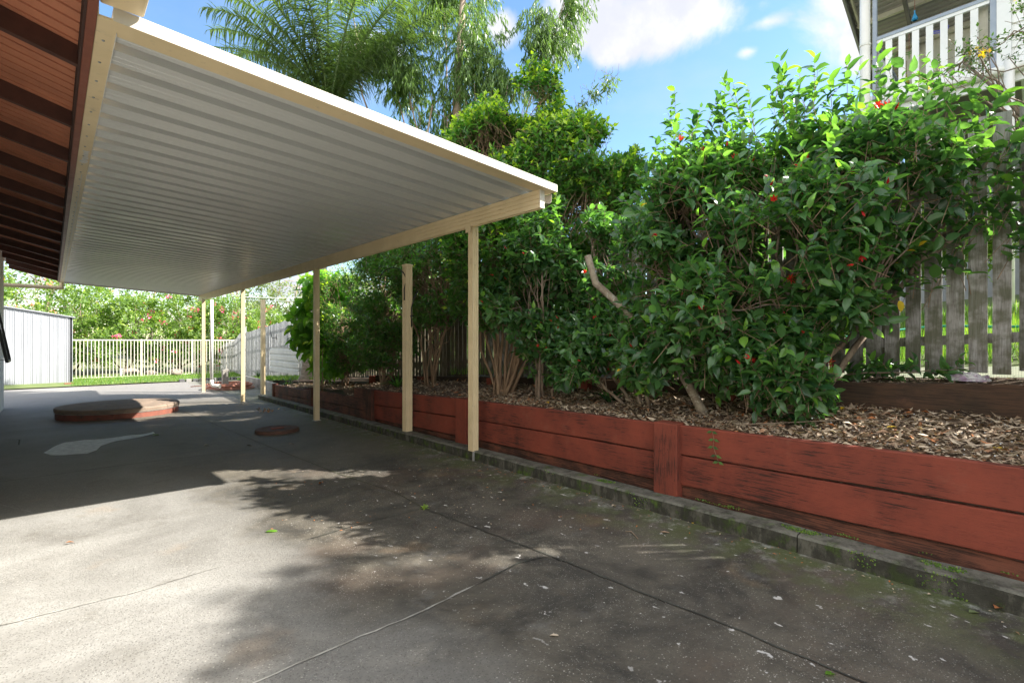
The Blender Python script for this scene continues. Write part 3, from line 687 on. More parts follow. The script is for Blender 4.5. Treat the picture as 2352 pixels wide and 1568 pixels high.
# posts
def grooved_post(parent, x, y, z0, z1, w=.082, name='post', mat=m_cream):
    h = w / 2; g = .006; c = []
    def side(ax, ay, bx, by, nx, ny):
        for f in (0, .28, .30, .36, .38, .62, .64, .70, .72):
            d = g if f in (.30, .36, .64, .70) else 0
            c.append((ax + (bx - ax) * f - nx * d, ay + (by - ay) * f - ny * d))
    side(-h, -h, h, -h, 0, -1); side(h, -h, h, h, 1, 0); side(h, h, -h, h, 0, 1); side(-h, h, -h, -h, -1, 0)
    mb = MB(); n = len(c); mb.add([(x + a, y + b, z0) for a, b in c] + [(x + a, y + b, z1) for a, b in c], [(i, (i + 1) % n, n + (i + 1) % n, n + i) for i in range(n)] + [tuple(n + i for i in range(n))])
    return mb.build(name, mat, parent)
for (px, py, zb_) in ((3.445, 4.36, ground_z(4.36) + .10), (3.44, 8.78, None), (3.44, 13.4, None), (3.42, 17.6, None)):
    grooved_post(pc, px if py > 5 else 3.47, py, ground_z(py) - .01 if zb_ is None else zb_, BZ0 + .011)
for py in (4.36, 8.78, 13.4, 17.6):   # post head brackets
    mb = MB(); mb.box(3.395, 3.3985, py - .045, py + .045, BZ0 - .06, BZ0 + .03); mb.build('bracket', m_cream, pc)
for (px, py) in ((3.44, 8.78), (3.44, 13.4), (3.42, 17.6)):
    g = ground_z(py); mb = MB(); mb.box(px - .062, px + .062, py - .062, py + .062, g - .002, g + .006); pl_ = mb.build('base_plate', m_galv, pc)
    mb = MB()
    for sx in (-.053, .053):
        mb = MB(); mb.tube([(px + sx, py - .052, g + .006), (px + sx, py - .052, g + .018)], .006, 6); mb.build('bolt', m_galv, pl_)
mb = MB(); mb.box(3.415, 3.475, 4.30, 4.312, ground_z(4.3), ground_z(4.3) + .1); mb.build('post_foot', m_conc2, pc)
# downpipe beside the far post
DPX, DPY = 3.62, 17.5
dp = MB(); dp.tube([(DPX, DPY, 2.53), (DPX, DPY, .05)], .045, 14); o = dp.build('downpipe', m_pvc, pc, smooth=True)
e = MB(); e.tube([(DPX, DPY, .06), (DPX, DPY, -.05), (DPX + .03, DPY - .03, -.11), (DPX + .10, DPY - .11, -.125), (DPX + .17, DPY - .24, -.125)], [.05, .052, .052, .052, .055], 14, cap=False); e.build('elbow', m_pvc, o, smooth=True, solid=.006)

# free-standing posts
sp = thing('bare_post', 'cream post with black curved hooks, not reaching the patio roof', 'post', (3.64, 6.05, 0))
grooved_post(sp, 3.64, 6.05, ground_z(6) + .09, 2.30, .10, 'shaft')
mb = MB(); mb.box(3.582, 3.698, 5.992, 6.108, 2.30, 2.325); mb.build('cap', m_cream, sp, bevel=.004)
def arc(c, r, a0, a1, dirx, n=14):
    return [Vector(c) + Vector(dirx) * (r * math.cos(a0 + (a1 - a0) * i / n)) + Vector((0, 0, r * math.sin(a0 + (a1 - a0) * i / n))) for i in range(n + 1)]
ldir = Vector((-.45, .62, 0)).normalized()
p0 = Vector((3.585, 6.04, 0))
mb = MB(); mb.tube([p0 + Vector((0, 0, 1.82)), p0 + Vector((0, 0, 1.98))] + arc(p0 + ldir * .17 + Vector((0, 0, 2.08)), .2, math.pi * -.02 + math.pi, 0.25, -ldir * -1)[::1] , .008, 6); mb.build('hook', m_black, sp, smooth=True)
p1 = Vector((3.69, 5.985, 0))
mb = MB(); mb.tube([p1 + Vector((-.03, -.012, 1.45)), p1 + Vector((-.03, -.014, 1.72)), p1 + Vector((0, -.03, 1.86)), p1 + Vector((.06, -.04, 1.95))], .008, 6)
mb.tube([p1 + Vector((-.05, -.015, 1.60)), p1 + Vector((.01, -.02, 1.61))], .008, 6); mb.build('hook', m_black, sp, smooth=True)
q = G(604, 905); sp2 = thing('bare_post', 'shorter bare cream post standing in sun at the far end of the kerb', 'post', (q.x, q.y, q.z))
grooved_post(sp2, q.x, q.y, q.z - .02, 2.42, .105, 'shaft')
mb = MB(); mb.box(q.x - .058, q.x + .058, q.y - .058, q.y + .058, 2.42, 2.45); mb.build('cap', m_cream, sp2, bevel=.004)

# ================================================================== HOUSE (eave on the left)
hs = thing('house', 'house with red-brown timber eave and cream wall along the left edge', 'house', (-.8, 9, -.2))
def soff_z(x): return 2.985 + (.112 - x) * .29
mb = MB()   # grooved lining boards running down the slope
x_in = -.80; y = -1.0; prof = []
while y < 18.1:
    prof += [(y, 0), (y + .088, 0), (y + .090, .016), (y + .110, .016), (y + .112, 0)]; y += .112
mb.extrude([(x_in, a, soff_z(x_in) + b) for a, b in prof], (.112 - x_in, 0, soff_z(.112) - soff_z(x_in))); mb.build('eave_lining', m_lining, hs)
for y in [-.4, .62, 1.64, 2.66, 3.67, 4.75, 5.70, 6.65, 7.7, 8.65, 9.5, 10.4, 11.5, 12.65, 13.7, 14.9, 16.1, 17.1]:
    y *= 1.049; mb = MB(); w = .045
    mb.hexa([(x_in, y, soff_z(x_in) - .135), (.1115, y, soff_z(.112) - .115), (.1115, y + w, soff_z(.112) - .115), (x_in, y + w, soff_z(x_in) - .135), (x_in, y, soff_z(x_in) - .002), (.1115, y, soff_z(.112) - .002), (.1115, y + w, soff_z(.112) - .002), (x_in, y + w, soff_z(x_in) - .002)])
    mb.build('rafter', m_brown, hs)
mb = MB(); mb.box(.112, .124, -1, 18.05, 2.856, 3.01); mb.build('fascia_edge', m_darkline, hs)
mb = MB(); mb.box(.1245, .164, -1, 18.1, 2.849, 3.02); mb.build('fascia', m_fascia, hs, bevel=.002)
mb = MB(); mb.hexa([(x_in - 3, -1, 4.08), (.16, -1, 3.04), (.16, 18.2, 3.04), (x_in - 3, 18.2, 4.08), (x_in - 3, -1, 4.11), (.16, -1, 3.07), (.16, 18.2, 3.07), (x_in - 3, 18.2, 4.11)]); mb.build('roof', M('brown_roof_steel', (.16, .06, .045), None, 3, .5), hs)
mb = MB(); mb.box(-4, -.80, -1, 16.2, -.4, 3.2); mb.build('wall', M('cream_wall_render', (.62, .60, .55), (.55, .53, .48), 3, .8, .3, 40), hs)
mb = MB(); mb.box(.172, .35, 2.0, 3.165, 2.915, 3.06); mb.build('gutter', m_cream, hs, bevel=.012)
mb = MB(); mb.tube([(.20, 18.3, 2.95), (.20, 18.3, 2.69)], .05, 4); mb.tube([(.23, 18.3, 2.715), (-1.2, 18.3, 2.715)], .05, 4); mb.build('downpipe', m_cream, hs)
# open awning window
wn = MB(); Y0, Y1 = 12.9, 13.8
A = [(-.795, 2.10), (-.70, 1.75), (-.60, .88)]
wn.beam((-.80, Y1, 2.1), (-.60, Y1, .88), .035, .045, (1, 0, 0)); wn.beam((-.80, Y0, 2.1), (-.60, Y0, .88), .035, .045, (1, 0, 0)); wn.beam((-.60, Y0, .88), (-.60, Y1, .88), .035, .045)
wn.beam((-.80, Y0, 2.1), (-.80, Y1, 2.1), .035, .045); wo = wn.build('window', m_black, hs)
gm, kk, pp = base_mat('window_glass'); pp.inputs['Base Color'].default_value = (.75, .8, .78, 1); pp.inputs['Transmission Weight'].default_value = .9; pp.inputs['Roughness'].default_value = .03
wn = MB(); wn.add([(-.79, Y0, 2.08), (-.61, Y0, .9), (-.61, Y1, .9), (-.79, Y1, 2.08)], [(0, 1, 2, 3)]); wn.build('pane', gm, wo, solid=.004)
wn = MB(); wn.tube([(-.60, Y1 - .02, .88), (-.8, Y1 - .02, .9)], .006, 6); wn.build('stay', m_galv, wo)

# ================================================================== SHED
sh = thing('garden_shed', 'pale zinc ribbed steel garden shed at the end of the house', 'shed', (-.4, 23.6, -.28))
SY0 = 23.5; xr = .44; xl = -2.2
def shed_top(x): return 2.12 + (xr - x) * .175
prof = []; x = xl
while x < xr - .01:
    prof += [(x, 0), (x + .006, -.012), (x + .018, -.012), (x + .024, 0), (x + .08, 0), (x + .086, .006), (x + .095, .006), (x + .10, 0), (x + .15, 0), (x + .156, .006), (x + .165, .006), (x + .17, 0)]; x += .215
prof.append((xr, 0)); mb = MB(); n = len(prof)
mb.add([(a, SY0 + b, -.24) for a, b in prof] + [(a, SY0 + b, shed_top(a)) for a, b in prof], [(i, i + 1, n + i + 1, n + i) for i in range(n - 1)])
mb.build('wall_sheet', m_shed, sh)
mb = MB(); mb.hexa([(xl, SY0 + .02, -.24), (xr, SY0 + .02, -.24), (xr, SY0 + 1.6, -.24), (xl, SY0 + 1.6, -.24), (xl, SY0 + .02, shed_top(xl) - .01), (xr, SY0 + .02, shed_top(xr) - .01), (xr, SY0 + 1.6, shed_top(xr) - .01), (xl, SY0 + 1.6, shed_top(xl) - .01)]); mb.build('side_wall', m_shed, sh)
mb = MB(); a, b = xl - .05, xr + .18
mb.hexa([(a, SY0 - .06, shed_top(a)), (b, SY0 - .06, shed_top(b)), (b, SY0 + 1.7, shed_top(b)), (a, SY0 + 1.7, shed_top(a)), (a, SY0 - .06, shed_top(a) + .05), (b, SY0 - .06, shed_top(b) + .03), (b, SY0 + 1.7, shed_top(b) + .03), (a, SY0 + 1.7, shed_top(a) + .05)]); mb.build('roof', m_shed, sh)
mb = MB(); mb.box(xl, xr + .05, SY0 - .35, SY0 + .02, -.31, -.235); tag(mb.build('timber_step', M('pinkish_timber', (.36, .26, .20), (.28, .19, .15), 6, .8, .4, 50), bevel=.01), 'low pale timber plinth board lying along the foot of the shed', 'step')
mb = MB(); mb.box(xr - .12, xr + .12, SY0 - .42, SY0 - .2, -.30, -.20); tag(mb.build('brick', m_terra, bevel=.01), 'single red brick at the corner of the shed plinth', 'brick')

# ================================================================== POOL FENCE
m_pf = M('cream_white_powdercoat', (.66, .61, .53), (.60, .55, .47), 3, .5)
pf = thing('pool_fence', 'white tubular pool fence with upright balusters behind the lawn strip', 'fence', (3, 24.5, -.15))
FY = 24.5; fx0, fx1 = .50, 6.25
mb = MB(); mb.box(fx0, fx1, FY - .018, FY + .018, 1.285, 1.325); mb.build('rail', m_pf, pf)
mb = MB(); mb.box(fx0, fx1, FY - .018, FY + .018, -.14, -.10); mb.build('rail', m_pf, pf)
x = fx0 + .06; i = 0
while x < fx1:
    mb = MB(); mb.box(x - .010, x + .010, FY - .010, FY + .010, -.10, 1.285); mb.build('baluster', m_pf, pf); x += .108; i += 1
for x in (2.62, 4.35, 6.27):
    mb = MB(); mb.box(x - .03, x + .03, FY - .032, FY + .032, -.25, 1.34); mb.build('post', m_pf, pf, bevel=.003)

# ================================================================== PALING FENCES
def make_fence(name, label, y0, y1, step, w, mat, xf, zf, hf, parts=True, rail_mat=None, gapn=0):
    t = thing(name, label, 'fence', (xf(y0), y0, zf(y0)))
    y = y0
    while y < y1:
        mb = MB(); g = random.uniform(-.004, .004); h = hf(y) + random.uniform(-.012, .012); ww = w * random.uniform(.94, 1.05); x = xf(y) + random.uniform(-.003, .003); z = zf(y) - .03 + random.uniform(-.015, .015)
        tl = random.uniform(-.006, .006)
        mb.hexa([(x - .009, y - ww / 2 + g, z), (x + .009, y - ww / 2 + g, z), (x + .009, y + ww / 2 + g, z), (x - .009, y + ww / 2 + g, z), (x - .009, y - ww / 2 + g + tl, z + h), (x + .009, y - ww / 2 + g + tl, z + h), (x + .009, y + ww / 2 + g + tl, z + h + random.uniform(-.006, .006)), (x - .009, y + ww / 2 + g + tl, z + h)])
        mb.build('paling', mat, t); y += step
    for hh in (.22, 1.0, 1.55):
        mb = MB(); n = 12; P = [Vector((xf(y0 + (y1 - y0) * i / n) + .032, y0 + (y1 - y0) * i / n, zf(y0 + (y1 - y0) * i / n) + hh * hf(y0 + (y1 - y0) * i / n) / 1.83)) for i in range(n + 1)]
        for a, b in zip(P[:-1], P[1:]): mb.beam(a, b, .04, .07)
        mb.build('rail', rail_mat or mat, t)
    y = y0 + .9
    while y < y1:
        mb = MB(); x = xf(y) + .10; mb.box(x - .045, x + .045, y - .05, y + .05, zf(y) - .3, zf(y) + hf(y) - .12); mb.build('post', rail_mat or mat, t); y += 2.4
    return t
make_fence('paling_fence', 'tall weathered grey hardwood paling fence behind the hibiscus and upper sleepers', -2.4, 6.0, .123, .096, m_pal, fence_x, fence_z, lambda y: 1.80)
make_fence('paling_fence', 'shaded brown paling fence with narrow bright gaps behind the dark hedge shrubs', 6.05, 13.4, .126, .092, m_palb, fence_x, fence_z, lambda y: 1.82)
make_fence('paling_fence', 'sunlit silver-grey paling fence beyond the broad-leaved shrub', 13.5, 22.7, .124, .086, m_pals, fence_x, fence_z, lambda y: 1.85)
make_fence('paling_fence', 'low greenish paling fence stepping down beside the pool fence', 22.75, 26.6, .118, .088, m_pals, lambda y: 5.96 - .02 * (y - 22.7), lambda y: -.22, lambda y: interp(y, [22.7, 24.4, 26.6], [2.15, 1.55, 1.35]))
# chicken wire
V = []; wa = MB(); yy = -.8
m_wire = M('rusty_mesh_wire', (.15, .12, .10), (.09, .075, .06), 10, .6, metal=.3)
A_ = []; B_ = []
while yy < 5.2:
    x = fence_x(yy) - .035; z = fence_z(yy) - .09; A_.append((x, yy, z)); B_.append((x, yy, z + .30 + .01 * noise.noise((yy, 0, 0)))); yy += .0135
for i in range(23):
    n = 16; h = i * .0135
    for j in range(n):
        a = -.8 + 6.0 * j / n; b = -.8 + 6.0 * (j + 1) / n
        A_.append((fence_x(a) - .035, a, fence_z(a) - .09 + h)); B_.append((fence_x(b) - .035, b, fence_z(b) - .09 + h))
Vv, Ff = rib_tubes(np.array(A_), np.array(B_), .0006)
tag(np_obj('wire_mesh', Vv, Ff, m_wire, loc=(4.8, 0, 1)), 'fine square wire mesh strip along the foot of the weathered paling fence', 'wire mesh')

# ribbed steel panel leaning on the far fence, hook
q0 = PX(611, 798, 5.45); 
ya, yb = PX(685, 798, 5.28).y, PX(611, 798, 5.28).y
rp = MB(); x = 5.28; pr = []
zt_, zb2 = PX(648, 798, 5.28).z, PX(648, 856, 5.28).z
n = 4; hh = (zt_ - zb2) / n
for i in range(n):
    z = zb2 + i * hh; pr += [(x, z), (x, z + hh * .62), (x + .025, z + hh * .70), (x + .025, z + hh * .92)]
pr.append((x, zt_)); rp.extrude([(a, ya, b) for a, b in pr], (.12, yb - ya, 0))
tag(rp.build('steel_panel', M('pale_steel_panel', (.62, .62, .60), (.56, .56, .55), 3, .45), loc=(5.3, ya, zb2), solid=.003), 'white ribbed steel sheet leaning against the silver-grey fence', 'steel sheet')
mb = MB(); c = PX(640, 776, 5.70)
mb.tube([c + Vector((-.04, .1, .02)), c + Vector((-.04, .55, .0)), c + Vector((-.04, .8, .28))], .012, 6); mb.tube([c + Vector((-.04, .1, -.05)), c + Vector((-.04, .1, .12))], .012, 6)
tag(mb.build('hook_bracket', m_black, loc=c, smooth=True), 'black metal hook bracket on the silver-grey fence above the steel sheet', 'hook')
# low concrete edge, block edging, stub post
ce = MB(); P = [G(700, 886), G(640, 884), G(580, 882), G(553, 880)]
P = [Vector((4.62, 13.9, 0)), Vector((4.9, 15.5, 0)), Vector((5.1, 17.5, 0)), Vector((5.25, 20.5, 0))]
for a, b in zip(P[:-1], P[1:]): ce.beam(a + Vector((0, 0, -.18)), b + Vector((0, 0, -.18)), .12, .34)
tag(ce.build('concrete_edging', m_conc2, bevel=.01), 'grey concrete garden edging at the foot of the palm bed', 'edging')
be = thing('block_edging', 'row of short dark and pale edging blocks between lawn and far concrete', 'edging', (3.8, 22.4, -.3))
m_bk1 = M('dark_block', (.09, .09, .09), None, 3, .8); m_bk2 = M('pale_block', (.26, .25, .23), None, 3, .8)
for i in range(9, 19):
    x = 1.6 + i * .22; mb = MB(); mb.box(x, x + .17, CEDGE - .12, CEDGE + .05, -.33, -.20); mb.build('block', m_bk1 if i % 2 else m_bk2, be, bevel=.01)
q = G(517, 893); mb = MB(); mb.hexa([(q.x - .085, q.y - .085, q.z), (q.x + .085, q.y - .085, q.z), (q.x + .085, q.y + .085, q.z), (q.x - .085, q.y + .085, q.z), (q.x - .085, q.y - .085, q.z + .62), (q.x + .085, q.y - .085, q.z + .66), (q.x + .085, q.y + .085, q.z + .66), (q.x - .085, q.y + .085, q.z + .62)])
tag(mb.build('stub_post', M('grey_timber', (.32, .30, .27), (.24, .22, .19), 8, .85, .5, 50), loc=q, bevel=.006), 'short grey timber stub post beside the coiled hose', 'post')

# ================================================================== SEPTIC LID, COVER, HOSE
c = (1.02, 12.75, ground_z(12.75))
tl = thing('tank_lid', 'large round red-oxide concrete tank lid raised above the patio', 'tank lid', c)
mb = MB(); mb.lathe(c, [(.97, -.03), (.98, 0), (.98, .115), (.97, .125), (.8, .125)], 72); mb.build('base_ring', m_terra, tl, smooth=False)
mb = MB(); mb.lathe(c, [(.975, .116), (.990, .118), (.990, .124), (.975, .126)], 72); mb.build('mortar_seam', m_conc2, tl)
mb = MB(); mb.lathe(c, [(.92, .118), (.98, .122), (.995, .13), (1.0, .185), (.985, .205), (.90, .212), (.55, .218), (.5, .226), (.02, .228)], 72); mb.build('cover', m_lidtop, tl)
c = G(637, 991); c = (c.x, c.y, c.z)
ic = thing('inspection_cover', 'small round rust-red inspection cover beside the joint in the patio', 'cover', c)
mb = MB(); mb.lathe(c, [(.31, -.01), (.31, .045), (.295, .055), (.22, .055), (.21, .050), (.01, .052)], 48); mb.build('disc', M('rusty_brown_iron', (.13, .062, .042), (.09, .05, .035), 8, .8, .5, 60), ic)
mb = MB(); mb.box(c[0] - .09, c[0] + .09, c[1] - .04, c[1] + .04, c[2] + .048, c[2] + .068); mb.build('handle', m_terra, ic, bevel=.01)
c = G(527, 893); mb = MB(); pts = []
for i in range(560):
    t = i * .09; r = .62 + .10 * noise.noise((t * .35, 1, 0)) + .06 * math.sin(t * .23); pts.append((c.x + r * math.cos(t) + .05 * noise.noise((t * .1, 5, 0)), c.y + 1.25 * r * math.sin(t), c.z + .02 + .024 * (t / (2 * math.pi)) + .012 * noise.noise((t, 0, 3))))
pts += [(c.x + .1, c.y + .9, c.z + .1), (c.x - .4, c.y + 1.3, c.z + .06), (c.x - .8, c.y + 1.6, c.z + .02)]
mb.tube(pts, .016, 6); tag(mb.build('garden_hose', m_hose, loc=c, smooth=True), 'terracotta coloured garden hose coiled on the concrete beside the far posts', 'hose')

# rocks and capped pipe behind the pool fence
m_rock = M('sandstone', (.26, .22, .17), (.18, .15, .12), 6, .9, .7, 30)
for (u, v, d, r, lab) in ((430 / 1, 862, 25.6, .30, 'rounded tan boulder behind the pool fence, nearest the capped pipe'), (410 - 5, 864, 25.3, .18, 'small pale rock low behind the pool fence'), (345, 866, 25.2, .22, 'squat sandy rock behind the middle of the pool fence'), (575 * .7, 866, 25.8, .26, 'grey stone half hidden in grass behind the pool fence')):
    p = PD(u if u != 430 else 300, v, d / 1.25); p = Vector((p.x, p.y, -.12)); mb = MB(); vs = []; fs = []
    nu, nv = 14, 8
    for i in range(nv + 1):
        for j in range(nu):
            a = math.pi * i / nv; b = 2 * math.pi * j / nu; dd = Vector((math.sin(a) * math.cos(b), math.sin(a) * math.sin(b), math.cos(a) * .62)); rr = r * (1 + .25 * noise.noise(dd * 1.7 + Vector((u, 0, 0)))); vs.append(p + dd * rr + Vector((0, 0, r * .3)))
    for i in range(nv):
        for j in range(nu): fs.append((i * nu + j, (i + 1) * nu + j, (i + 1) * nu + (j + 1) % nu, i * nu + (j + 1) % nu))
    mb.add(vs, fs); tag(mb.build('boulder', m_rock, loc=p, smooth=True), lab, 'rock')
p = PY(278, 850, 25.2); mb = MB(); mb.tube([(p.x, p.y, -.15), (p.x, p.y, .12)], .05, 10); mb.tube([(p.x, p.y, .12), (p.x, p.y, .17)], .065, 10)
tag(mb.build('capped_pipe', m_pvc, loc=(p.x, p.y, -.15), smooth=False), 'short white capped pipe standing behind the pool fence', 'pipe')
mb = MB()
for v0, v1 in ((674, 682), (680, 690)):
    a = PD(470, v0, 26); b = PD(720, v1, 26); mb.tube([a.lerp(b, i / 8) + Vector((0, 0, -.12 * math.sin(math.pi * i / 8))) for i in range(9)], .018, 5)
tag(mb.build('cable', m_white, loc=PD(560, 678, 26)), 'pair of thin white cables strung high beyond the far fence', 'cable')

# ================================================================== NEIGHBOUR HOUSE
nh = thing('neighbour_house', 'raised white weatherboard neighbour house with a railed verandah above the fence', 'house', (11, -1, 1.6))
NX = 9.7; zf, zr = 5.22, 6.12; YE = 1.86
m_steelb = M('blue_grey_steel', (.30, .35, .42), (.25, .30, .37), 6, .45)
m_nwhite = M('white_weatherboard', (.78, .79, .78), (.72, .73, .72), 2, .6)
m_under = M('grey_roof_underside', (.38, .36, .33), (.32, .31, .28), 2, .6)
m_raf = M('cream_purlin', (.60, .57, .44), (.5, .47, .36), 3, .6)
m_deckw = M('grey_deck_timber', (.20, .18, .16), (.15, .14, .12), 5, .8, .3, 40)
# deck slab and joists
mb = MB(); mb.box(NX + .02, NX + 4, -1.5, YE, zf - .12, zf - .02); mb.build('deck', m_deckw, nh)
mb = MB(); mb.box(NX - .03, NX + .02, -1.5, YE + .03, zf - .40, zf - .02); mb.build('deck_edge', m_nwhite, nh)
mb = MB(); mb.tube([(NX - .09, YE + .1, zf - .20), (NX - .09, -1.5, zf - .26)], .065, 12); mb.build('waste_pipe', m_pvc, nh, smooth=True)
for y in np.arange(-1.4, 1.8, .8):
    mb = MB(); mb.box(NX + .05, NX + 4, y, y + .06, zf - .34, zf - .121); mb.build('joist', m_deckw, nh)
# railing
rl = MB(); rl.box(NX - .03, NX + .03, .50, YE - .03, zr - .05, zr); rl = rl.build('rail', m_steelb, nh)
mb = MB(); mb.box(NX - .02, NX + .02, .50, YE - .03, zr - .10, zr - .051); mb.build('rail', m_nwhite, nh)
y = YE - .17
while y > .55:
    mb = MB(); mb.box(NX - .012, NX + .012, y - .084, y + .0, zf - .02, zr - .101); mb.build('baluster', m_nwhite, nh); y -= .165
for y in (YE - .06,):
    mb = MB(); mb.box(NX - .04, NX + .03, y, y + .055, 1.9, 8.4); mb.build('post', m_steelb, nh)
mb = MB(); mb.tube([(NX - .06, YE + .09, 1.9), (NX - .06, YE + .09, 8.45)], .072, 16); pp_ = mb.build('downpipe', m_pvc, nh, smooth=True)
mb = MB(); mb.tube([(NX - .06, YE + .09, 6.02), (NX - .06, YE + .09, 6.05)], .08, 16); mb.build('clamp', m_pvc, pp_)
# far side railing, end of verandah
for i in range(16):
    x = NX + .15 + i * .165; mb = MB(); mb.box(x, x + .068, YE - .045, YE - .02, zf, zr - .1); mb.build('baluster', m_nwhite, nh)
mb = MB(); mb.box(NX + .03, NX + 3.0, YE - .06, YE - .01, zr - .1, zr - .04); mb.build('rail', m_steelb, nh)
# cream corner post and steel post by the wall
mb = MB(); mb.box(NX + .10, NX + .22, .52, .64, zf, 8.3); mb.build('post', m_raf, nh)
mb = MB(); mb.box(NX - .035, NX + .03, .43, .495, zf - .2, 8.2); mb.build('post', m_steelb, nh)
# weatherboard wall
mb = MB(); y0w, y1w = -1.4, .28; z = zf - .24
while z < 8.0:
    mb.add([(NX + .00, y0w, z), (NX + .00, y1w, z), (NX + .022, y1w, z + .165), (NX + .022, y0w, z + .165), (NX + .03, y0w, z), (NX + .03, y1w, z)], [(0, 1, 2, 3), (0, 4, 5, 1)][::1]); z += .165
mb.build('wall', m_nwhite, nh)
mb = MB(); mb.box(NX - .045, NX + .05, .282, .428, zf - .26, 8.2); mb.build('corner_board', m_nwhite, nh)
mb = MB(); mb.box(NX + .1, NX + 4, -1.4, .3, zf - .2, 7.6); mb.build('inner_wall', m_nwhite, nh)
mb = MB(); mb.box(NX + 3.2, NX + 3.4, .3, YE + .1, zf, 9.0); mb.build('inner_wall', m_raf, nh)
# lower storey: posts, white downpipe, blue-grey panel
mb = MB(); mb.tube([(NX - .12, .30, 1.4), (NX - .12, .30, zf - .1)], .055, 14); mb.tube([(NX - .12, .30, 4.0), (NX - .12, .30, 4.05)], .066, 14); mb.build('downpipe', m_pvc, nh, smooth=True)
mb = MB(); mb.box(NX + .05, NX + .1, -1.4, .12, 2.6, zf - .3); mb.build('panel', m_steelb, nh)
for y in (1.7, -1.3):
    mb = MB(); mb.box(NX + .0, NX + .1, y, y + .1, 1.3, zf - .24); mb.build('post', m_nwhite, nh)
mb = MB(); mb.box(NX + 3.2, NX + 3.3, -1.5, 6, 1.0, zf - .35); mb.build('lower_wall', M('grey_lower_wall', (.32, .32, .32), (.26, .26, .27), 2, .8), nh)
# verandah roof, dropping away from us, purlins along it
RYE = 2.6
def nrz(x): return 8.0 - (x - 11.3) * .386
xs_, xe_ = 8.2, 15.5; mb = MB(); prof = []; x = xs_
while x < xe_:
    prof += [(x, 0), (x + .04, 0), (x + .055, .03), (x + .075, .03), (x + .09, 0)]; x += .10
mb.extrude([(a, RYE, nrz(a) + b) for a, b in prof], (0, -3.6, 0)); mb.build('roof', m_under, nh, solid=.002)
for x in np.arange(8.6, 15, .85):
    mb = MB(); mb.beam((x, RYE - .05, nrz(x) - .07), (x, -1.0, nrz(x) - .07), .045, .12, (.386, 0, 1)); mb.build('purlin', m_raf, nh)
for y in (1.75, -.2):
    mb = MB(); mb.beam((xs_, y, nrz(xs_) - .21), (xe_, y, nrz(xe_) - .21), .05, .15); mb.build('rafter', m_deckw, nh)
mb = MB(); mb.beam((xs_, RYE + .02, nrz(xs_) - .04), (xe_, RYE + .02, nrz(xe_) - .04), .04, .24); mb.build('barge_board', M('grey_barge_paint', (.27, .265, .25), None, 3, .5), nh)
mb = MB(); mb.beam((xs_, RYE - .08, nrz(xs_) - .06), (xe_, RYE - .08, nrz(xe_) - .06), .03, .10); mb.build('barge_board', m_raf, nh)
# hanging ornaments on the verandah
def ornament(u, v0, v1, X, col, lab, wing):
    a = PX(u, v0, X); b = PX(u, v1, X); t = thing('hanging_ornament', lab, 'ornament', b, 'ornaments hanging in the verandah')
    mb = MB(); mb.tube([a, b], .004, 4); mb.build('string', M('brown_string', (.25, .10, .06), None, 3, .7), t)
    mb = MB(); mt = M(col[0], col[1], None, 3, .4)
    mb.tube([b + Vector((0, 0, .02)), b + Vector((0, 0, -.10))], [.012, .004], 6)
    if wing:
        for s in (-1, 1):
            for dz in (0, -.03): mb.hexa([b + Vector(q) for q in ((0, 0, dz), (.004, 0, dz), (.004, s * .10, dz + .03), (0, s * .10, dz + .03), (0, 0, dz + .012), (.004, 0, dz + .012), (.004, s * .10, dz + .05), (0, s * .10, dz + .05))])
    else:
        mb.lathe(b + Vector((0, 0, -.14)), [(.03, 0), (.045, .02), (.02, .09), (.008, .12)], 8)
    mb.build('figure', mt, t)
ornament(2101, 0, 28, NX + .35, ('blue_glass', (.02, .22, .42)), 'blue bell ornament hanging above the verandah rail', False)
ornament(2088, 65, 122, NX + .35, ('green_glass', (.16, .30, .06)), 'green ornament on a red string behind the third baluster gap', True)
ornament(2160, 30, 72, NX + .35, ('violet_glass', (.08, .08, .40)), 'violet dragonfly ornament behind the middle of the railing', True)
ornament(2082, 140, 175, NX + .35, ('yellow_glass', (.45, .42, .04)), 'yellow-green lizard ornament low behind the railing near the corner', False)

# ================================================================== PLANTS
# hero hibiscus, right of centre
def flowers(parent, P, D, mat, n, L, name='flower', closed=.6, seed=0):
    """tubular red flowers: four narrow petals each, every flower a mesh of its own"""
    idx = RNG.choice(len(P), n, replace=False)
    for i in idx:
        p = np.array(P[i]) + np.array(D[i]) * .09 + np.array([-.05, -.03, 0]); d = unit((np.array(D[i]) + RNG.normal(size=3) * .5 + np.array([-.5, -.2, 0]))[None])
        k = 6; PP = np.repeat(p[None], k, 0); S = perp(d); Tn = np.cross(d, S); a = np.arange(k) * 2 * math.pi / k
        side = S * np.cos(a)[:, None] + Tn * np.sin(a)[:, None]; op = .15 if RNG.random() < closed else .9
        leaves(name, mat, parent, PP, d + side * op, side + d * .1, L * RNG.uniform(.8, 1.2), L * .28, T_NARROW)
hb = thing('hibiscus_shrub', 'big spreading hibiscus with glossy dark leaves and small red flowers, nearest the right', 'shrub', (4.25, 1.35, .65))
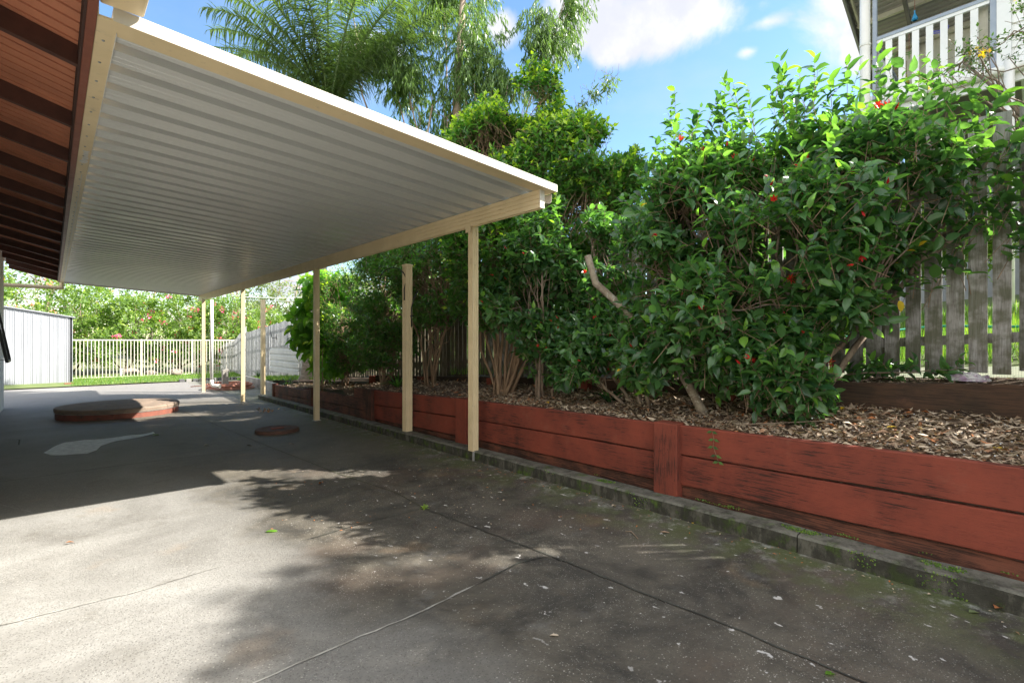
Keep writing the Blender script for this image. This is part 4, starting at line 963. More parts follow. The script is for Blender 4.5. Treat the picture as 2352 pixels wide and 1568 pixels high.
hc = [(4.30, 1.45, 2.10, .72, .80, .75), (4.45, .95, 2.40, .55, .62, .50), (4.15, 2.15, 2.30, .55, .55, .62), (4.35, 1.95, 2.62, .45, .50, .34), (4.45, .70, 2.55, .40, .40, .30, .7),
      (4.60, 1.45, 2.78, .50, .55, .28), (3.95, 1.75, 1.50, .50, .66, .45), (4.05, 2.40, 1.90, .36, .36, .50), (4.3, 2.30, 2.5, .30, .32, .38), (4.2, 1.0, 1.75, .36, .40, .40), (4.0, 2.3, 1.15, .42, .45, .32, 1.3), (4.1, 1.75, 1.2, .42, .45, .36, 1.3), (4.15, 1.35, 1.3, .36, .35, .36, 1.2), (4.55, .85, 1.95, .30, .28, .25, .8), (3.88, 1.3, .95, .24, .32, .18, 1.6)]
# leggy top shoots
ex = []; ed = []
for (u, v, d) in ((1880, 150, 3.9), (1800, 190, 4.1), (1660, 205, 4.4), (1650, 235, 4.4), (1545, 235, 4.9), (1790, 160, 4.2), (1960, 160, 3.8), (2060, 150, 3.9), (2180, 175, 3.9), (2120, 190, 3.8), (1900, 190, 3.9), (1730, 230, 4.3), (1560, 300, 4.8), (1600, 260, 4.6), (1700, 215, 4.3), (1840, 175, 4.0), (2020, 150, 3.85), (2240, 200, 3.8), (1520, 330, 4.8), (2150, 140, 3.85)):
    t_ = PD(u, v, d)
    for k_ in range(5):
        q = t_ + Vector((random.uniform(-.04, .04), random.uniform(-.04, .04), -k_ * .10)); ex.append(tuple(q)); ed.append((random.uniform(-.3, .3), random.uniform(-.3, .3), 1.2))
# reaching branch to the right, above the upper wall
for (u, v, d) in ((2150, 620, 3.9), (2180, 560, 3.85), (2230, 520, 3.8), (2270, 500, 3.75), (2310, 470, 3.7), (2330, 520, 3.7), (2300, 440, 3.7), (2340, 440, 3.6), (2240, 470, 3.8), (2080, 655, 3.9), (2110, 560, 3.9), (2290, 330, 3.8), (2330, 360, 3.7), (2260, 380, 3.8), (2200, 480, 3.8), (2160, 500, 3.8), (2340, 300, 3.6), (2230, 430, 3.8), (2310, 400, 3.7), (2250, 300, 3.7), (2180, 400, 3.8), (2300, 250, 3.6), (2345, 560, 3.5), (2200, 590, 3.6)):
    for k_ in range(2):
        q = PF(u + random.uniform(-18, 18), v + random.uniform(-18, 18), d); ex.append(tuple(q)); ed.append((random.uniform(-.5, .8), random.uniform(-1, .3), .5))
# low sprays in front of the bed
for (u, v, d) in ((1790, 960, 3.6), (1830, 975, 3.55), (1870, 965, 3.6), (1900, 950, 3.7), (1860, 1000, 3.5), (2010, 845, 3.9), (2050, 850, 3.85), (2160, 855, 3.75), (2200, 850, 3.7), (1970, 850, 3.9), (2080, 840, 3.8)):
    for k_ in range(2):
        q = PF(u + random.uniform(-10, 10), v + random.uniform(-8, 8), d); ex.append(tuple(q)); ed.append((-.6, -.5, -.1))
P, D = foliage('foliage', m_lh, hb, hc, 3200, 7, .088, .58, .24, T_BIG, upb=.5, shell=.50, fresh_top=.16, sn=2.4, thresh=-.05, lvar=.48, stem_mat=m_barkt, extra_pts=(np.array(ex), unit(np.array(ed))), smooth=True, freshz=(2.5, 3.2), zmin=.75)
skeleton(hb, (4.2, 1.35, .62), hc, P, m_bark, .030, nbr=14, spread=.10, maxst=5)
mb = MB(); b0 = PF(2000, 740, 4.0)
limb(mb, (4.22, 1.28, .62), PF(1995, 760, 3.95), .03, .022, .03); limb(mb, PF(1995, 760, 3.95), PF(2110, 600, 3.9), .022, .018, .05); limb(mb, PF(2110, 600, 3.9), PF(2210, 540, 3.8), .018, .012, .03); limb(mb, PF(2210, 540, 3.8), PF(2335, 455, 3.7), .012, .006, .03)
limb(mb, PF(2100, 610, 3.9), PF(2140, 560, 3.95), .015, .01, .04); limb(mb, PF(2140, 560, 3.95), PF(2290, 340, 3.8), .011, .005, .04); limb(mb, PF(1945, 860, 3.9), PF(2240, 845, 3.7), .007, .003, .03)
limb(mb, PF(1925, 935, 3.75), PF(1830, 985, 3.5), .006, .003, .06)
mb.build('branch', m_bark, hb, smooth=True)
idx = RNG.choice(len(P), 22, replace=False)
for i in idx: leaves('yellow_leaf', m_yel, hb, P[i][None] + D[i][None] * .05, D[i][None] + RNG.normal(size=(1, 3)) * .4 + np.array([[0, 0, -.5]]), np.array([[-.4, -.4, .8]]), RNG.uniform(.05, .09), .045, T_BIG, smooth=True)
vis = [i for i in range(len(P)) if P[i][0] * .75 + P[i][1] * .25 < 3.55]
flowers(hb, P[vis], D[vis], m_red, 42, .048)
for (u, v) in ((1905, 835), (1815, 642), (1955, 345 + 50), (2065, 690)):
    p = PD(u, v, 3.55)
    k = 8; a = np.arange(k) * 2 * math.pi / k; side = np.stack([np.cos(a) * .7, -np.cos(a) * .7, np.sin(a)], 1); m_ = m_red if u != 2065 else m_yel
    leaves('flower' if u != 2065 else 'yellow_leaf', m_, hb, np.repeat(np.array(p)[None], k, 0) if u != 2065 else np.array(p)[None], side + np.array([[-.5, -.5, .1]]) if u != 2065 else np.array([[.2, -.2, -1.]]), np.cross(side, np.array([[.7, .7, 0]])) if u != 2065 else np.array([[-.7, -.7, 0.]]), .05 if u != 2065 else .09, .016 if u != 2065 else .06, T_NARROW if u != 2065 else T_BIG)

# leaning hibiscus with the sawn lichen-covered limb
h2 = thing('hibiscus_shrub', 'leaning hibiscus with a bare lichen-covered limb sawn off at its top', 'shrub', G(1620, 1100) * 0 + Vector((3.75, 2.15, .60)))
b = PD(1622, 962, 4.1); mid = PD(1530, 790, 4.4); k1 = PD(1455, 735, 4.6); k2 = PD(1368, 650, 4.75); k3 = PD(1350, 588, 4.8)
mb = MB(); mb.tube([b, b.lerp(mid, .3) + Vector((.01, 0, .0)), b.lerp(mid, .65), mid, k1, k1.lerp(k2, .5) + Vector((0, 0, .012)), k2, k2.lerp(k3, .55), k3], [.042, .038, .036, .034, .032, .034, .034, .033, .036], 12); mb.build('trunk', m_barkl, h2, smooth=True)
hc2 = [(4.25, 3.2, 1.35, .5, .6, .42), (4.15, 2.75, 1.15, .4, .5, .3), (4.45, 3.4, 2.1, .45, .6, .45), (4.5, 3.5, 2.4, .38, .45, .3), (4.0, 3.1, .95, .35, .45, .22)]
P2, D2 = foliage('foliage', m_lh, h2, hc2, 950, 7, .088, .62, .18, T_BIG, upb=.4, shell=.4, fresh_top=.06, sn=2.0, thresh=-.05, stem_mat=m_barkt, smooth=True, zmin=.62)
skeleton(h2, (4.05, 2.6, .62), hc2, P2, m_bark, .024, name='stem', nbr=10)
vis = [i for i in range(len(P2)) if P2[i][0] < 4.2]; flowers(h2, P2[vis], D2[vis], m_red, 16, .046)
# tip shoots above the beam corner
h3 = thing('hibiscus_shrub', 'smaller hibiscus with pale tips and red buds beside the corner of the patio roof', 'shrub', (4.15, 3.9, .6))
hc3 = [(4.05, 3.85, 2.35, .32, .40, .42), (4.0, 4.15, 1.65, .42, .5, .45), (4.15, 3.7, 1.15, .35, .45, .35), (4.25, 4.3, 2.2, .4, .4, .4)]
P3, D3 = foliage('foliage', m_lh, h3, hc3, 700, 7, .085, .62, .17, T_BIG, upb=.45, shell=.35, fresh_top=.10, sn=2.0, thresh=-.05, stem_mat=m_barkt, smooth=True, zmin=.62, freshz=(2.4, 2.9))
skeleton(h3, (4.1, 3.8, .58), hc3, P3, m_bark, .022, name='stem', nbr=10)
vis = [i for i in range(len(P3)) if P3[i][0] < 4.05]; flowers(h3, P3[vis], D3[vis], m_red, 10, .046)

# dark hedge shrubs between the sleeper walls
def hedge(label, base, clumps, n, fz=None, leaf=.058, r=.024, nbr=26, fresh=.02, mat=m_lm, stems=0, thresh=-.1, per=9, group='tall hedge shrubs along the fence'):
    t = thing('hedge_shrub', label, 'shrub', base, group)
    P, D = foliage('foliage', mat, t, clumps, n, per, leaf, .52, .19, T_SMALL, upb=.5, shell=.62, fresh_top=fresh, sn=1.7, thresh=thresh, stem_mat=m_barkt, freshz=fz, zmin=base[2] + .35)
    skeleton(t, base, clumps, P, m_barkt, r, nbr=nbr, spread=.06, wob=.06); skeleton(t, base, clumps[:4], P, m_barkt, r * .6, nbr=4, spread=.10, wob=.07, name='stem')
    return t, P, D
hedge('tallest hedge shrub with yellow-green tips and several tan stems, right of the near post', (4.08, 4.55, .56),
      [(4.25, 4.95, 2.2, .60, .70, .75), (4.35, 5.2, 3.1, .65, .75, .7), (4.75, 5.3, 4.05, .62, .75, .55), (5.0, 5.75, 4.5, .50, .55, .42), (4.9, 4.75, 4.5, .36, .36, .55), (5.1, 4.5, 3.75, .62, .65, .5), (5.1, 4.0, 3.55, .50, .55, .45), (5.15, 3.65, 3.35, .30, .36, .36), (4.6, 4.3, 2.6, .5, .55, .6), (4.5, 5.9, 3.5, .6, .7, .7), (4.9, 5.0, 3.95, .65, .75, .5), (5.05, 4.35, 3.1, .55, .6, .6), (4.75, 4.8, 3.3, .6, .65, .6), (5.0, 3.9, 2.7, .4, .5, .5), (5.15, 4.3, 3.85, .45, .5, .4), (5.2, 3.75, 3.3, .42, .45, .45), (4.55, 5.5, 4.0, .5, .6, .5)], 7200, (3.0, 4.3), leaf=.076, fresh=.14)
hedge('dark hedge shrub with many thin stems between the near post and the hooked post', (4.35, 6.5, .48), [(4.3, 6.3, 2.0, .55, .65, .5), (4.45, 6.9, 2.4, .6, .7, .6), (4.4, 6.0, 2.5, .5, .5, .55), (4.6, 6.6, 3.2, .6, .9, .5), (4.5, 7.6, 2.9, .6, .7, .6)], 2600, (3.2, 3.8))
hedge('dark bushy hedge shrub left of the hooked post', (4.45, 8.2, .38), [(4.4, 7.7, 1.7, .5, .55, .5), (4.45, 8.4, 2.2, .6, .7, .65), (4.4, 8.5, 1.2, .45, .6, .45), (4.5, 8.0, 3.0, .6, .9, .5), (4.35, 7.6, 1.1, .35, .4, .35)], 2400)
hedge('lighter hedge shrub just right of the broad-leaved shrub', (4.5, 10.0, .30), [(4.5, 9.7, 1.6, .5, .6, .55), (4.55, 10.3, 2.1, .55, .65, .6), (4.45, 9.6, .95, .4, .5, .35)], 1500, (1.5, 2.6), fresh=.12)
# broad-leaved shrub
bl = thing('broadleaf_shrub', 'bright green shrub with large drooping heart-shaped leaves at the far end of the bed', 'shrub', (4.4, 11.0, .15))
blc = [(4.40, 11.1, 1.85, .5, .6, .6), (4.35, 11.4, 1.4, .42, .5, .45), (4.45, 10.8, 2.35, .5, .55, .45), (4.45, 10.7, 1.05, .4, .45, .35), (4.4, 10.4, .75, .35, .4, .25)]
P, D = foliage('foliage', m_lb, bl, blc, 330, 5, .19, .68, .28, T_BIG, upb=.2, hang=.35, shell=.45, fresh_top=.15, sn=1.2, thresh=-.2, stem_mat=m_barkt, smooth=True, zmin=.35)
skeleton(bl, (4.4, 11.0, .15), blc, P, m_barkt, .022, name='stem', nbr=8)
# seedling
sd = thing('seedling', 'thin young seedling with a few round leaves standing in the leafy bed', 'plant', (4.0, 9.9, .2))
mb = MB(); limb(mb, (4.0, 9.9, .18), (4.02, 9.95, 1.1), .014, .005, .02); mb.build('stem', m_barkt, sd, smooth=True)
P, D = twig_points([(4.02, 9.95, .75, .18, .25, .4)], 26, .3, 1, -1); leaves('foliage', m_lb, sd, P, D + np.array([[0, 0, -.5]]), D + np.array([[0, 0, 1.]]), .12, .09, T_BIG, smooth=True)
# fern-like low plants and strappy plant on the bed
def strap(loc, n, L, lab, mat=m_ly, w=.03):
    t = thing('strappy_plant', lab, 'plant', loc)
    a = RNG.random(n) * 6.28; D = np.stack([np.cos(a), np.sin(a), RNG.uniform(.6, 1.8, n)], 1); P = np.repeat(np.array(loc)[None], n, 0)
    leaves('foliage', mat, t, P, D, np.stack([-np.cos(a), -np.sin(a), np.full(n, 1.)], 1), L * RNG.uniform(.7, 1.2, n), w, T_BLADE, curl=2.0)
strap((4.25, 12.6, .17), 14, .42, 'small strappy plant at the far end of the bed by the palm trunk')
strap((4.95, 17.5, .08), 22, .5, 'grassy clump growing under the silver-grey fence', w=.02)
strap((4.1, 2.95, bed_z(4.1, 2.95)), 24, .30, 'low dark fern clump under the leaning hibiscus', m_lh, .04)
strap((4.15, 7.2, bed_z(4.15, 7.2)), 24, .38, 'dark strappy clump at the foot of the hedge behind the hooked post', m_lm, .04)
# vine hanging over the near sleeper
vn = thing('vine', 'short leafy vine hanging over the face of the near red sleeper', 'vine', (wall_x(1.55) - .01, 1.55, .6))
pts = [PX(u, v, wall_x(1.6) - .008) for u, v in ((1636, 990), (1640, 1008), (1638, 1025), (1645, 1045), (1650, 1060))]
mb = MB(); mb.tube(pts, .0015, 4); mb.build('stem', m_barkt, vn)
PV = []; DV = []
for i, p in enumerate(pts):
    for s in (-1, 1): PV.append(tuple(p)); DV.append((-.2, s, -.35))
leaves('foliage', m_lm, vn, np.array(PV), np.array(DV), np.array([[-1., 0, .2]] * len(PV)), .045, .022, T_SMALL)

# palm
pl = thing('palm_tree', 'tall feathery palm with ringed trunk behind the broad-leaved shrub', 'palm tree', (5.25, 14.0, .1))
pb = Vector((5.25, 14.0, .05)); pt = Vector((5.65, 13.55, 7.5)); mb = MB(); pts = []; rs = []
for i in range(60):
    f = i / 59; pts.append(pb.lerp(pt, f) + Vector((.12 * math.sin(f * 3), 0, 0))); rs.append((.235 - .145 * min(1, f * 1.3)) * (1.04 if i % 2 else .97) * (1.15 if i < 2 else 1))
mb.tube(pts, rs, 16); mb.build('trunk', m_palmt, pl, smooth=True)
def frond(az, elev, L, droop, ll=.62, nl=75):
    h = Vector((math.cos(az), math.sin(az), 0)); pts = []; p = pt.copy(); a = elev
    for i in range(20):
        pts.append(p.copy()); p = p + (h * math.cos(a) + Vector((0, 0, math.sin(a)))) * (L / 19); a -= droop / 19 * (.5 + 1.2 * i / 19)
    r = bpy.data.objects.new('frond', None)
    mb = MB(); mb.tube(pts, [.035 * (1 - i / 21) + .004 for i in range(20)], 5); st = mb.build('frond', m_lp, pl, smooth=True)
    at = st.data.attributes.new('tone', 'FLOAT', 'POINT'); at.data.foreach_set('value', np.full(len(st.data.vertices), 1.0, dtype=np.float32))
    PP = []; DD = []; NN = []; LL = []
    for j in range(nl):
        f = .08 + .92 * j / nl; x = f * 19; i = min(18, int(x)); q = pts[i].lerp(pts[i + 1], x - i); tg = (pts[i + 1] - pts[i]).normalized(); sd_ = tg.cross(Vector((0, 0, 1))).normalized()
        for s in (-1, 1):
            d = sd_ * s * random.uniform(.7, 1.1) + tg * random.uniform(.35, .75) + Vector((0, 0, random.uniform(-.75, .15))); PP.append(tuple(q)); DD.append(tuple(d)); NN.append((random.uniform(-.4, .4), random.uniform(-.4, .4), 1)); LL.append(ll * (math.sin(math.pi * (.12 + .8 * f)) * .9 + .15) * random.uniform(.8, 1.15))
    leaves('leaflets', m_lp, st, np.array(PP), np.array(DD), np.array(NN), np.array(LL), .032, T_BLADE, curl=RNG.uniform(.5, 2.2, len(PP)))
    bpy.data.objects.remove(r)
for i in range(24):
    frond(i * 2.399 + .3, [1.45, 1.32, 1.15, .85][i % 4] + random.uniform(-.08, .08), random.uniform(3.7, 4.9), random.uniform(.8, 1.5), .75, 120)
frond(math.atan2(.68, -.73), .95, 4.9, 1.4)
frond(math.atan2(-.9, -.3), .1, 3.6, 1.7); frond(math.atan2(-.6, .5), .1, 3.6, 1.8)

# gum tree
gt = thing('gum_tree', 'tall gum tree with hanging narrow leaves rising behind the hedge', 'tree', (8.4, 11.3, .9))
gc = [(8.2, 11.5, 7.6, 1.0, 1.0, .9), (7.4, 12.3, 8.6, .9, 1.1, 1.3), (8.6, 10.9, 9.2, 1.2, 1.3, 1.5), (9.3, 10.1, 8.6, 1.0, 1.1, 1.0), (10.1, 9.5, 9.6, 1.0, 1.1, .9), (6.9, 12.9, 10.0, 1.1, 1.2, 1.2), (8.3, 11.4, 6.4, .7, .8, .7), (9.6, 10.4, 7.3, .7, .8, .45), (8.3, 11.8, 11, 1.6, 1.6, 1.2), (10.6, 9.2, 10.8, .9, .9, .7), (6.2, 13.4, 11, 1.0, 1.0, 1.0), (7.4, 12.4, 7.2, .5, .6, .8)]
P, D = foliage('foliage', m_le, gt, gc, 3300, 9, .17, .18, .45, T_NARROW, upb=.1, hang=1.1, shell=.15, fresh_top=.10, sn=.9, thresh=-.05, spread=.45)
skeleton(gt, (8.35, 11.35, .9), gc, P, m_barke, .045, name='limb', nbr=5, spread=.05)
mb = MB(); mb.tube([(8.4, 11.3, .8), (8.3, 11.35, 3), (8.45, 11.2, 5.5), (8.4, 11.3, 8), (8.55, 11.1, 12)], [.2, .17, .15, .12, .07], 12); mb.build('trunk', m_barke, gt, smooth=True)
# outlying spray right of the hedge tips
ot = [(PD(1385, 205, 9.5)), PD(1345, 235, 9.5), PD(1365, 215, 9.5), PD(1330, 260, 9.5), PD(1400, 192, 9.5), PD(1320, 290, 9.5)]
ex_c = [(p.x, p.y, p.z, .16, .16, .12) for p in ot]
foliage('foliage', m_le, gt, ex_c, 40, 7, .12, .2, .3, T_NARROW, upb=.1, hang=.6, shell=.1, sn=.9, thresh=-1, stem_mat=m_barkt)

# yellow-flowered small trees
def cassia(label, base, clumps, n, nf):
    t = thing('flowering_tree', label, 'tree', base)
    P, D = foliage('foliage', m_ly, t, clumps, n, 9, .035, .5, .20, T_SMALL, upb=.2, shell=.25, fresh_top=.05, sn=2.6, thresh=.0, stem_mat=m_bark)
    skeleton(t, base, clumps, P, m_bark, .03, nbr=14)
    idx = RNG.choice(len(P), nf); Q = np.repeat(P[idx] + RNG.normal(size=(nf, 3)) * .03, 7, 0); d = unit(RNG.normal(size=Q.shape)); leaves('blossom', m_yel, t, Q + d * .012, d, perp(d), .032, .026, T_SMALL)
cassia('fine-leaved tree with yellow flowers at the top right before the neighbour house', (6.3, -.9, 1.2), [(5.9, .0, 3.85, .50, .35, .22), (5.6, .45, 3.60, .40, .22, .12), (6.3, -.3, 4.3, .6, .5, .3), (6.2, -.9, 4.6, .8, .6, .6)], 420, 34)
cassia('yellow-flowered small tree beyond the fence, seen between the hedge and the hibiscus', (6.9, 4.4, 1.0), [(6.9, 4.4, 3.0, .6, .7, .6), (6.6, 4.2, 2.4, .5, .6, .4), (7.2, 4.8, 2.6, .7, .8, .6)], 420, 60)

# shrubs beyond the fence, seen through the gaps
for (x, y, z, r, lab) in ((7.4, 7.5, 1.9, 1.1, 'bushy green shrub beyond the fence behind the dark hedge'), (8.3, 2.6, 2.4, 1.0, 'rounded shrub under the neighbour house verandah'), (7.8, 10.5, 1.6, 1.2, 'sunlit shrub beyond the brown paling fence, left of the gum tree'), (8.9, .9, 2.6, .7, 'small leafy shrub beside the neighbour house downpipe')):
    t = thing('shrub', lab, 'shrub', (x, y, z - r)); cl = [(x, y, z, r, r, r * .8), (x + .3, y + .6 * r, z + .3, r * .7, r * .7, r * .6)]
    P, D = foliage('foliage', m_lf, t, cl, 700, 7, .09, .55, .22, T_SMALL, shell=.5, fresh_top=.15); skeleton(t, (x, y, z - r - .3), cl, P, m_bark, .03, nbr=8)

# far planting behind the pool fence
def far_bush(label, x, y, r, h, n, fl=None, nf=0, mat=m_lf, leaf=.13, group='flowering shrubs behind the pool fence', name='flowering_shrub'):
    t = thing(name, label, 'shrub', (x, y, -.2), group)
    cl = [(x, y, h * .55, r, r, h * .45), (x - r * .6, y - .3, h * .35, r * .7, r * .7, h * .35), (x + r * .6, y - .2, h * .4, r * .7, r * .7, h * .36), (x + r * .2, y, h * .82, r * .6, r * .6, h * .22)]
    P, D = foliage('foliage', mat, t, cl, n, 7, leaf, .5, .32, T_SMALL, shell=.5, fresh_top=.30, sn=.9, thresh=-.1, zmin=.0)
    skeleton(t, (x, y, -.2), cl, P, m_bark, .05, nbr=5)
    if nf:
        fr = [i for i in range(len(P)) if P[i][1] < y + .2]; idx = RNG.choice(fr, nf); k = 10
        Q = np.repeat(P[idx] + D[idx] * .12, k, 0); d = unit(RNG.normal(size=Q.shape)); leaves('blossom', fl, t, Q + d * .05, d, perp(d), .085, .07, T_SMALL)
fb = [(-2.2, 28.5, 1.9, 4.0, 900, m_peach, 14, 'sunlit shrub with peach blossom rising above the shed roof'),
      (.6, 28.0, 1.7, 3.9, 900, m_peach, 9, 'yellow-green shrub with peach blossom just right of the shed'),
      (2.4, 27.4, 1.6, 3.3, 900, m_pink, 12, 'dense dark-hearted shrub with a few pink flowers behind the middle of the pool fence'),
      (4.4, 27.6, 1.6, 3.6, 900, m_pink, 22, 'shrub dotted with pink flowers left of the far patio posts'),
      (6.2, 27.0, 1.5, 3.4, 900, m_pink, 34, 'shrub thick with pink flowers right of the far patio posts'),
      (8.2, 28.6, 1.5, 3.0, 700, m_pink, 14, 'pink-dotted shrub at the corner of the stepped paling fence')]
for (x, y, r, h, n, fm, nf, lab) in fb: far_bush(lab, x, y, r, h, n, fm, nf)
def far_tree(label, x, y, r, h, n, mat, leaf=.22):
    t = thing('tree', label, 'tree', (x, y, .0), 'trees beyond the back gardens')
    cl = [(x, y, h * .6, r, r, h * .32), (x - r * .6, y, h * .42, r * .8, r * .8, h * .26), (x + r * .7, y - .3, h * .46, r * .8, r * .8, h * .28), (x, y - .4, h * .3, r, r, h * .22), (x + r * .1, y, h * .85, r * .6, r * .6, h * .2)]
    P, D = foliage('crown', mat, t, cl, n, 7, leaf, .45, .5, T_SMALL, shell=.45, fresh_top=.25, sn=.6, thresh=-.1)
    skeleton(t, (x, y, 0), cl, P, m_barke, .12, nbr=5)
for (x, y, r, h, mat, lab) in ((-4.5, 36, 3, 6.6, m_lg, 'pale grey-green tree far behind the shed'), (0, 37, 3, 6.8, m_lf, 'yellow-green tree far behind the peach-blossomed shrubs'), (4.5, 38, 3, 6.6, m_lf, 'leafy tree far behind the pink-flowered shrubs'),
                              (9.0, 37, 2.8, 6.6, m_lg, 'hazy grey-green tree seen left of the silver fence'), (12.5, 36, 2.8, 6.8, m_lg, 'hazy pale tree above the silver-grey fence'), (16, 34, 3, 7.4, m_lg, 'tall pale gum far beyond the palm trunk'),
                              (19, 29, 3.2, 7.5, m_lf, 'leafy tree far beyond the broad-leaved shrub'), (15, 22, 2.6, 6, m_lf, 'bright tree beyond the fence seen through the hedge'), (-9, 34, 3, 6.5, m_lg, 'grey-green tree farthest left beyond the shed')):
    far_tree(lab, x, y, r, h, 700, mat)
# reddish tuft above the far fence
far_bush('reddish-green feathery shrub above the silver-grey fence', 8.4, 21.5, 1.1, 2.6, 420, m_peach, 14, m_lg, .10, None, 'shrub')

# trees just outside the frame on the right that shade the concrete
def shade_tree(label, base, clumps, n, mat, leaf, w=.5, hang=0, tpl=T_SMALL, th=-.05):
    t = thing('tree', label, 'tree', base)
    P, D = foliage('crown', mat, t, clumps, n, 8, leaf, w, .3, tpl, shell=.2, sn=1.6, thresh=th, hang=hang); skeleton(t, base, clumps, P, m_bark, .06, nbr=10)
shade_tree('dense leafy shrub standing in the bed just beyond the right edge of view', (4.1, -1.6, .7), [(3.9, -.95, 2.1, .75, .65, .85), (4.3, -.85, 2.9, .75, .50, .65), (4.0, -2.0, 2.4, .8, .9, .9), (4.6, -1.6, 3.2, .9, .8, .6), (3.9, -1.0, 1.4, .5, .6, .5), (4.45, -.42, 2.6, .4, .36, .45)], 2500, m_lh, .085, .7, 0, T_BIG, .04)
shade_tree('tall open tree standing beyond the fence out of view to the right', (7.6, -4.2, 1.4), [(6.6, -3.4, 6.6, .8, .8, .35), (7.6, -3.2, 7.2, .7, .7, .35), (6.2, -4.6, 6.2, .9, .8, .4), (8.2, -4.6, 7.6, .8, .9, .4), (5.6, -4.2, 5.0, .7, .7, .4), (6.9, -2.6, 5.6, .7, .5, .35)], 900, m_le, .13, .25, .5, T_NARROW)

# ================================================================== GROUND COVER AND LITTER
n = 21000; yy = RNG.uniform(-1.2, 13.2, n) ** 1.0; wts = RNG.random(n); yy = np.where(wts < .55, RNG.uniform(-1.0, 5.2, n), yy)
f = RNG.random(n); P = np.zeros((n, 3)); P[:, 1] = yy; P[:, 0] = 3.49 + .051 * yy + f * .93
P[:, 2] = [bed_z(x, y) + .006 + random.random() * .022 for x, y in P[:, :2]]
a = RNG.random(n) * 6.283; D = np.stack([np.cos(a), np.sin(a), RNG.normal(0, .22, n)], 1); N = np.stack([RNG.normal(0, .4, n), RNG.normal(0, .4, n), np.ones(n)], 1)
Ln = .014 + .068 * RNG.random(n) ** 2.0; fr = (RNG.random(n) < .10) * RNG.random(n)
tag(leaves('leaf_litter', m_litter, None, P, D, N, Ln, Ln * RNG.uniform(.22, .5, n), T_SMALL, fresh=fr, curl=RNG.uniform(-2.5, 2.5, n), loc=(4, 3, .6)), 'dry brown leaf litter covering the bed between the two sleeper walls', 'leaf litter', kind='stuff')
n = 1800; P = np.zeros((n, 3)); P[:, 1] = RNG.uniform(-1, 8, n); P[:, 0] = up_x(0) + .08 + .051 * P[:, 1] + RNG.random(n) * .32; P[:, 2] = [terr_z(x, y) + .01 for x, y in P[:, :2]]
a = RNG.random(n) * 6.283; D = np.stack([np.cos(a), np.sin(a), RNG.normal(0, .15, n)], 1)
tag(leaves('terrace_litter', m_litter, None, P, D, np.array([[0, 0, 1.]] * n) + RNG.normal(0, .3, (n, 3)), .035, .018, T_SMALL, curl=RNG.uniform(-2, 2, n), loc=(4.6, 3, 1)), 'thin leaf litter on the soil at the foot of the tall fence', 'leaf litter', kind='stuff')
# gravelly white crumbs on the bed
n = 500; P = np.zeros((n, 3)); P[:, 1] = RNG.uniform(-1, 2.5, n); P[:, 0] = 3.5 + .051 * P[:, 1] + RNG.random(n) * .85; P[:, 2] = [bed_z(x, y) + .02 for x, y in P[:, :2]]
tag(leaves('pale_crumbs', m_stain, None, P, unit(RNG.normal(size=(n, 3))), np.array([[0, 0, 1.]] * n), .010, .009, T_SMALL, loc=(4, 1, .6)), 'tiny white crumbs scattered over the near end of the leafy bed', 'crumbs', kind='stuff')
n = 9000; P = np.zeros((n, 3)); yy = RNG.uniform(-.6, 4.2, n); side = RNG.random(n)
for i in range(n):
    y = yy[i]; g = ground_z(y); f = side[i]
    P[i] = (kerb_x(y) + .02 + f * .13, y, g + .106) if f > .25 else (kerb_x(y) - .002, y, g + RNG.uniform(.0, .10))
    if f > .8: P[i] = (wall_x(y) + RNG.uniform(-.03, .03), y, g + .108)
keep = np.array([noise.noise(Vector((p[0] * 9, p[1] * 4.5, p[2] * 9))) > .22 + .12 * max(0, p[1] - .6) for p in P]); P = P[keep]; n = len(P)
tag(leaves('moss', m_grass, None, P, np.concatenate([RNG.normal(size=(n, 2)) * .8 - np.array([[.4, 0]]), np.ones((n, 1))], 1), RNG.normal(size=(n, 3)), .011, .009, T_SMALL, tone=RNG.random(n), fresh=(RNG.random(n) < .3) * .6, loc=(3.3, 1, 0)), 'bright green moss growing on the kerb and at the foot of the sleepers', 'moss', kind='stuff')
def grass(name, lab, n, xr_, yr_, zf_, L, w=.006):
    P = np.zeros((n, 3)); P[:, 0] = RNG.uniform(*xr_, n); P[:, 1] = RNG.uniform(*yr_, n); P[:, 2] = [zf_(x, y) for x, y in P[:, :2]]
    a = RNG.random(n) * 6.283; D = np.stack([np.cos(a) * .5, np.sin(a) * .5, np.ones(n)], 1)
    tag(leaves(name, m_grass, None, P, D, np.stack([np.cos(a), np.sin(a), np.full(n, .2)], 1), L * RNG.uniform(.5, 1.3, n), w, T_BLADE, fresh=(RNG.random(n) < .25) * .7, loc=(sum(xr_) / 2, sum(yr_) / 2, 0)), lab, 'grass', kind='stuff')
grass('lawn_grass', 'short sunlit grass strip in front of the pool fence', 14000, (.5, 6.0), (22.62, 25.5), lawn_z, .07, .012)
grass('lawn_grass', 'long green grass of the neighbour lawn behind the tall fence', 26000, (5.0, 9.6), (-1.5, 7), hill_z, .13, .010)
grass('bed_grass', 'weedy grass on the slope under the silver-grey fence', 5000, (5.15, 5.8), (13.5, 21), lambda x, y: terr_z(x, y), .10, .012)

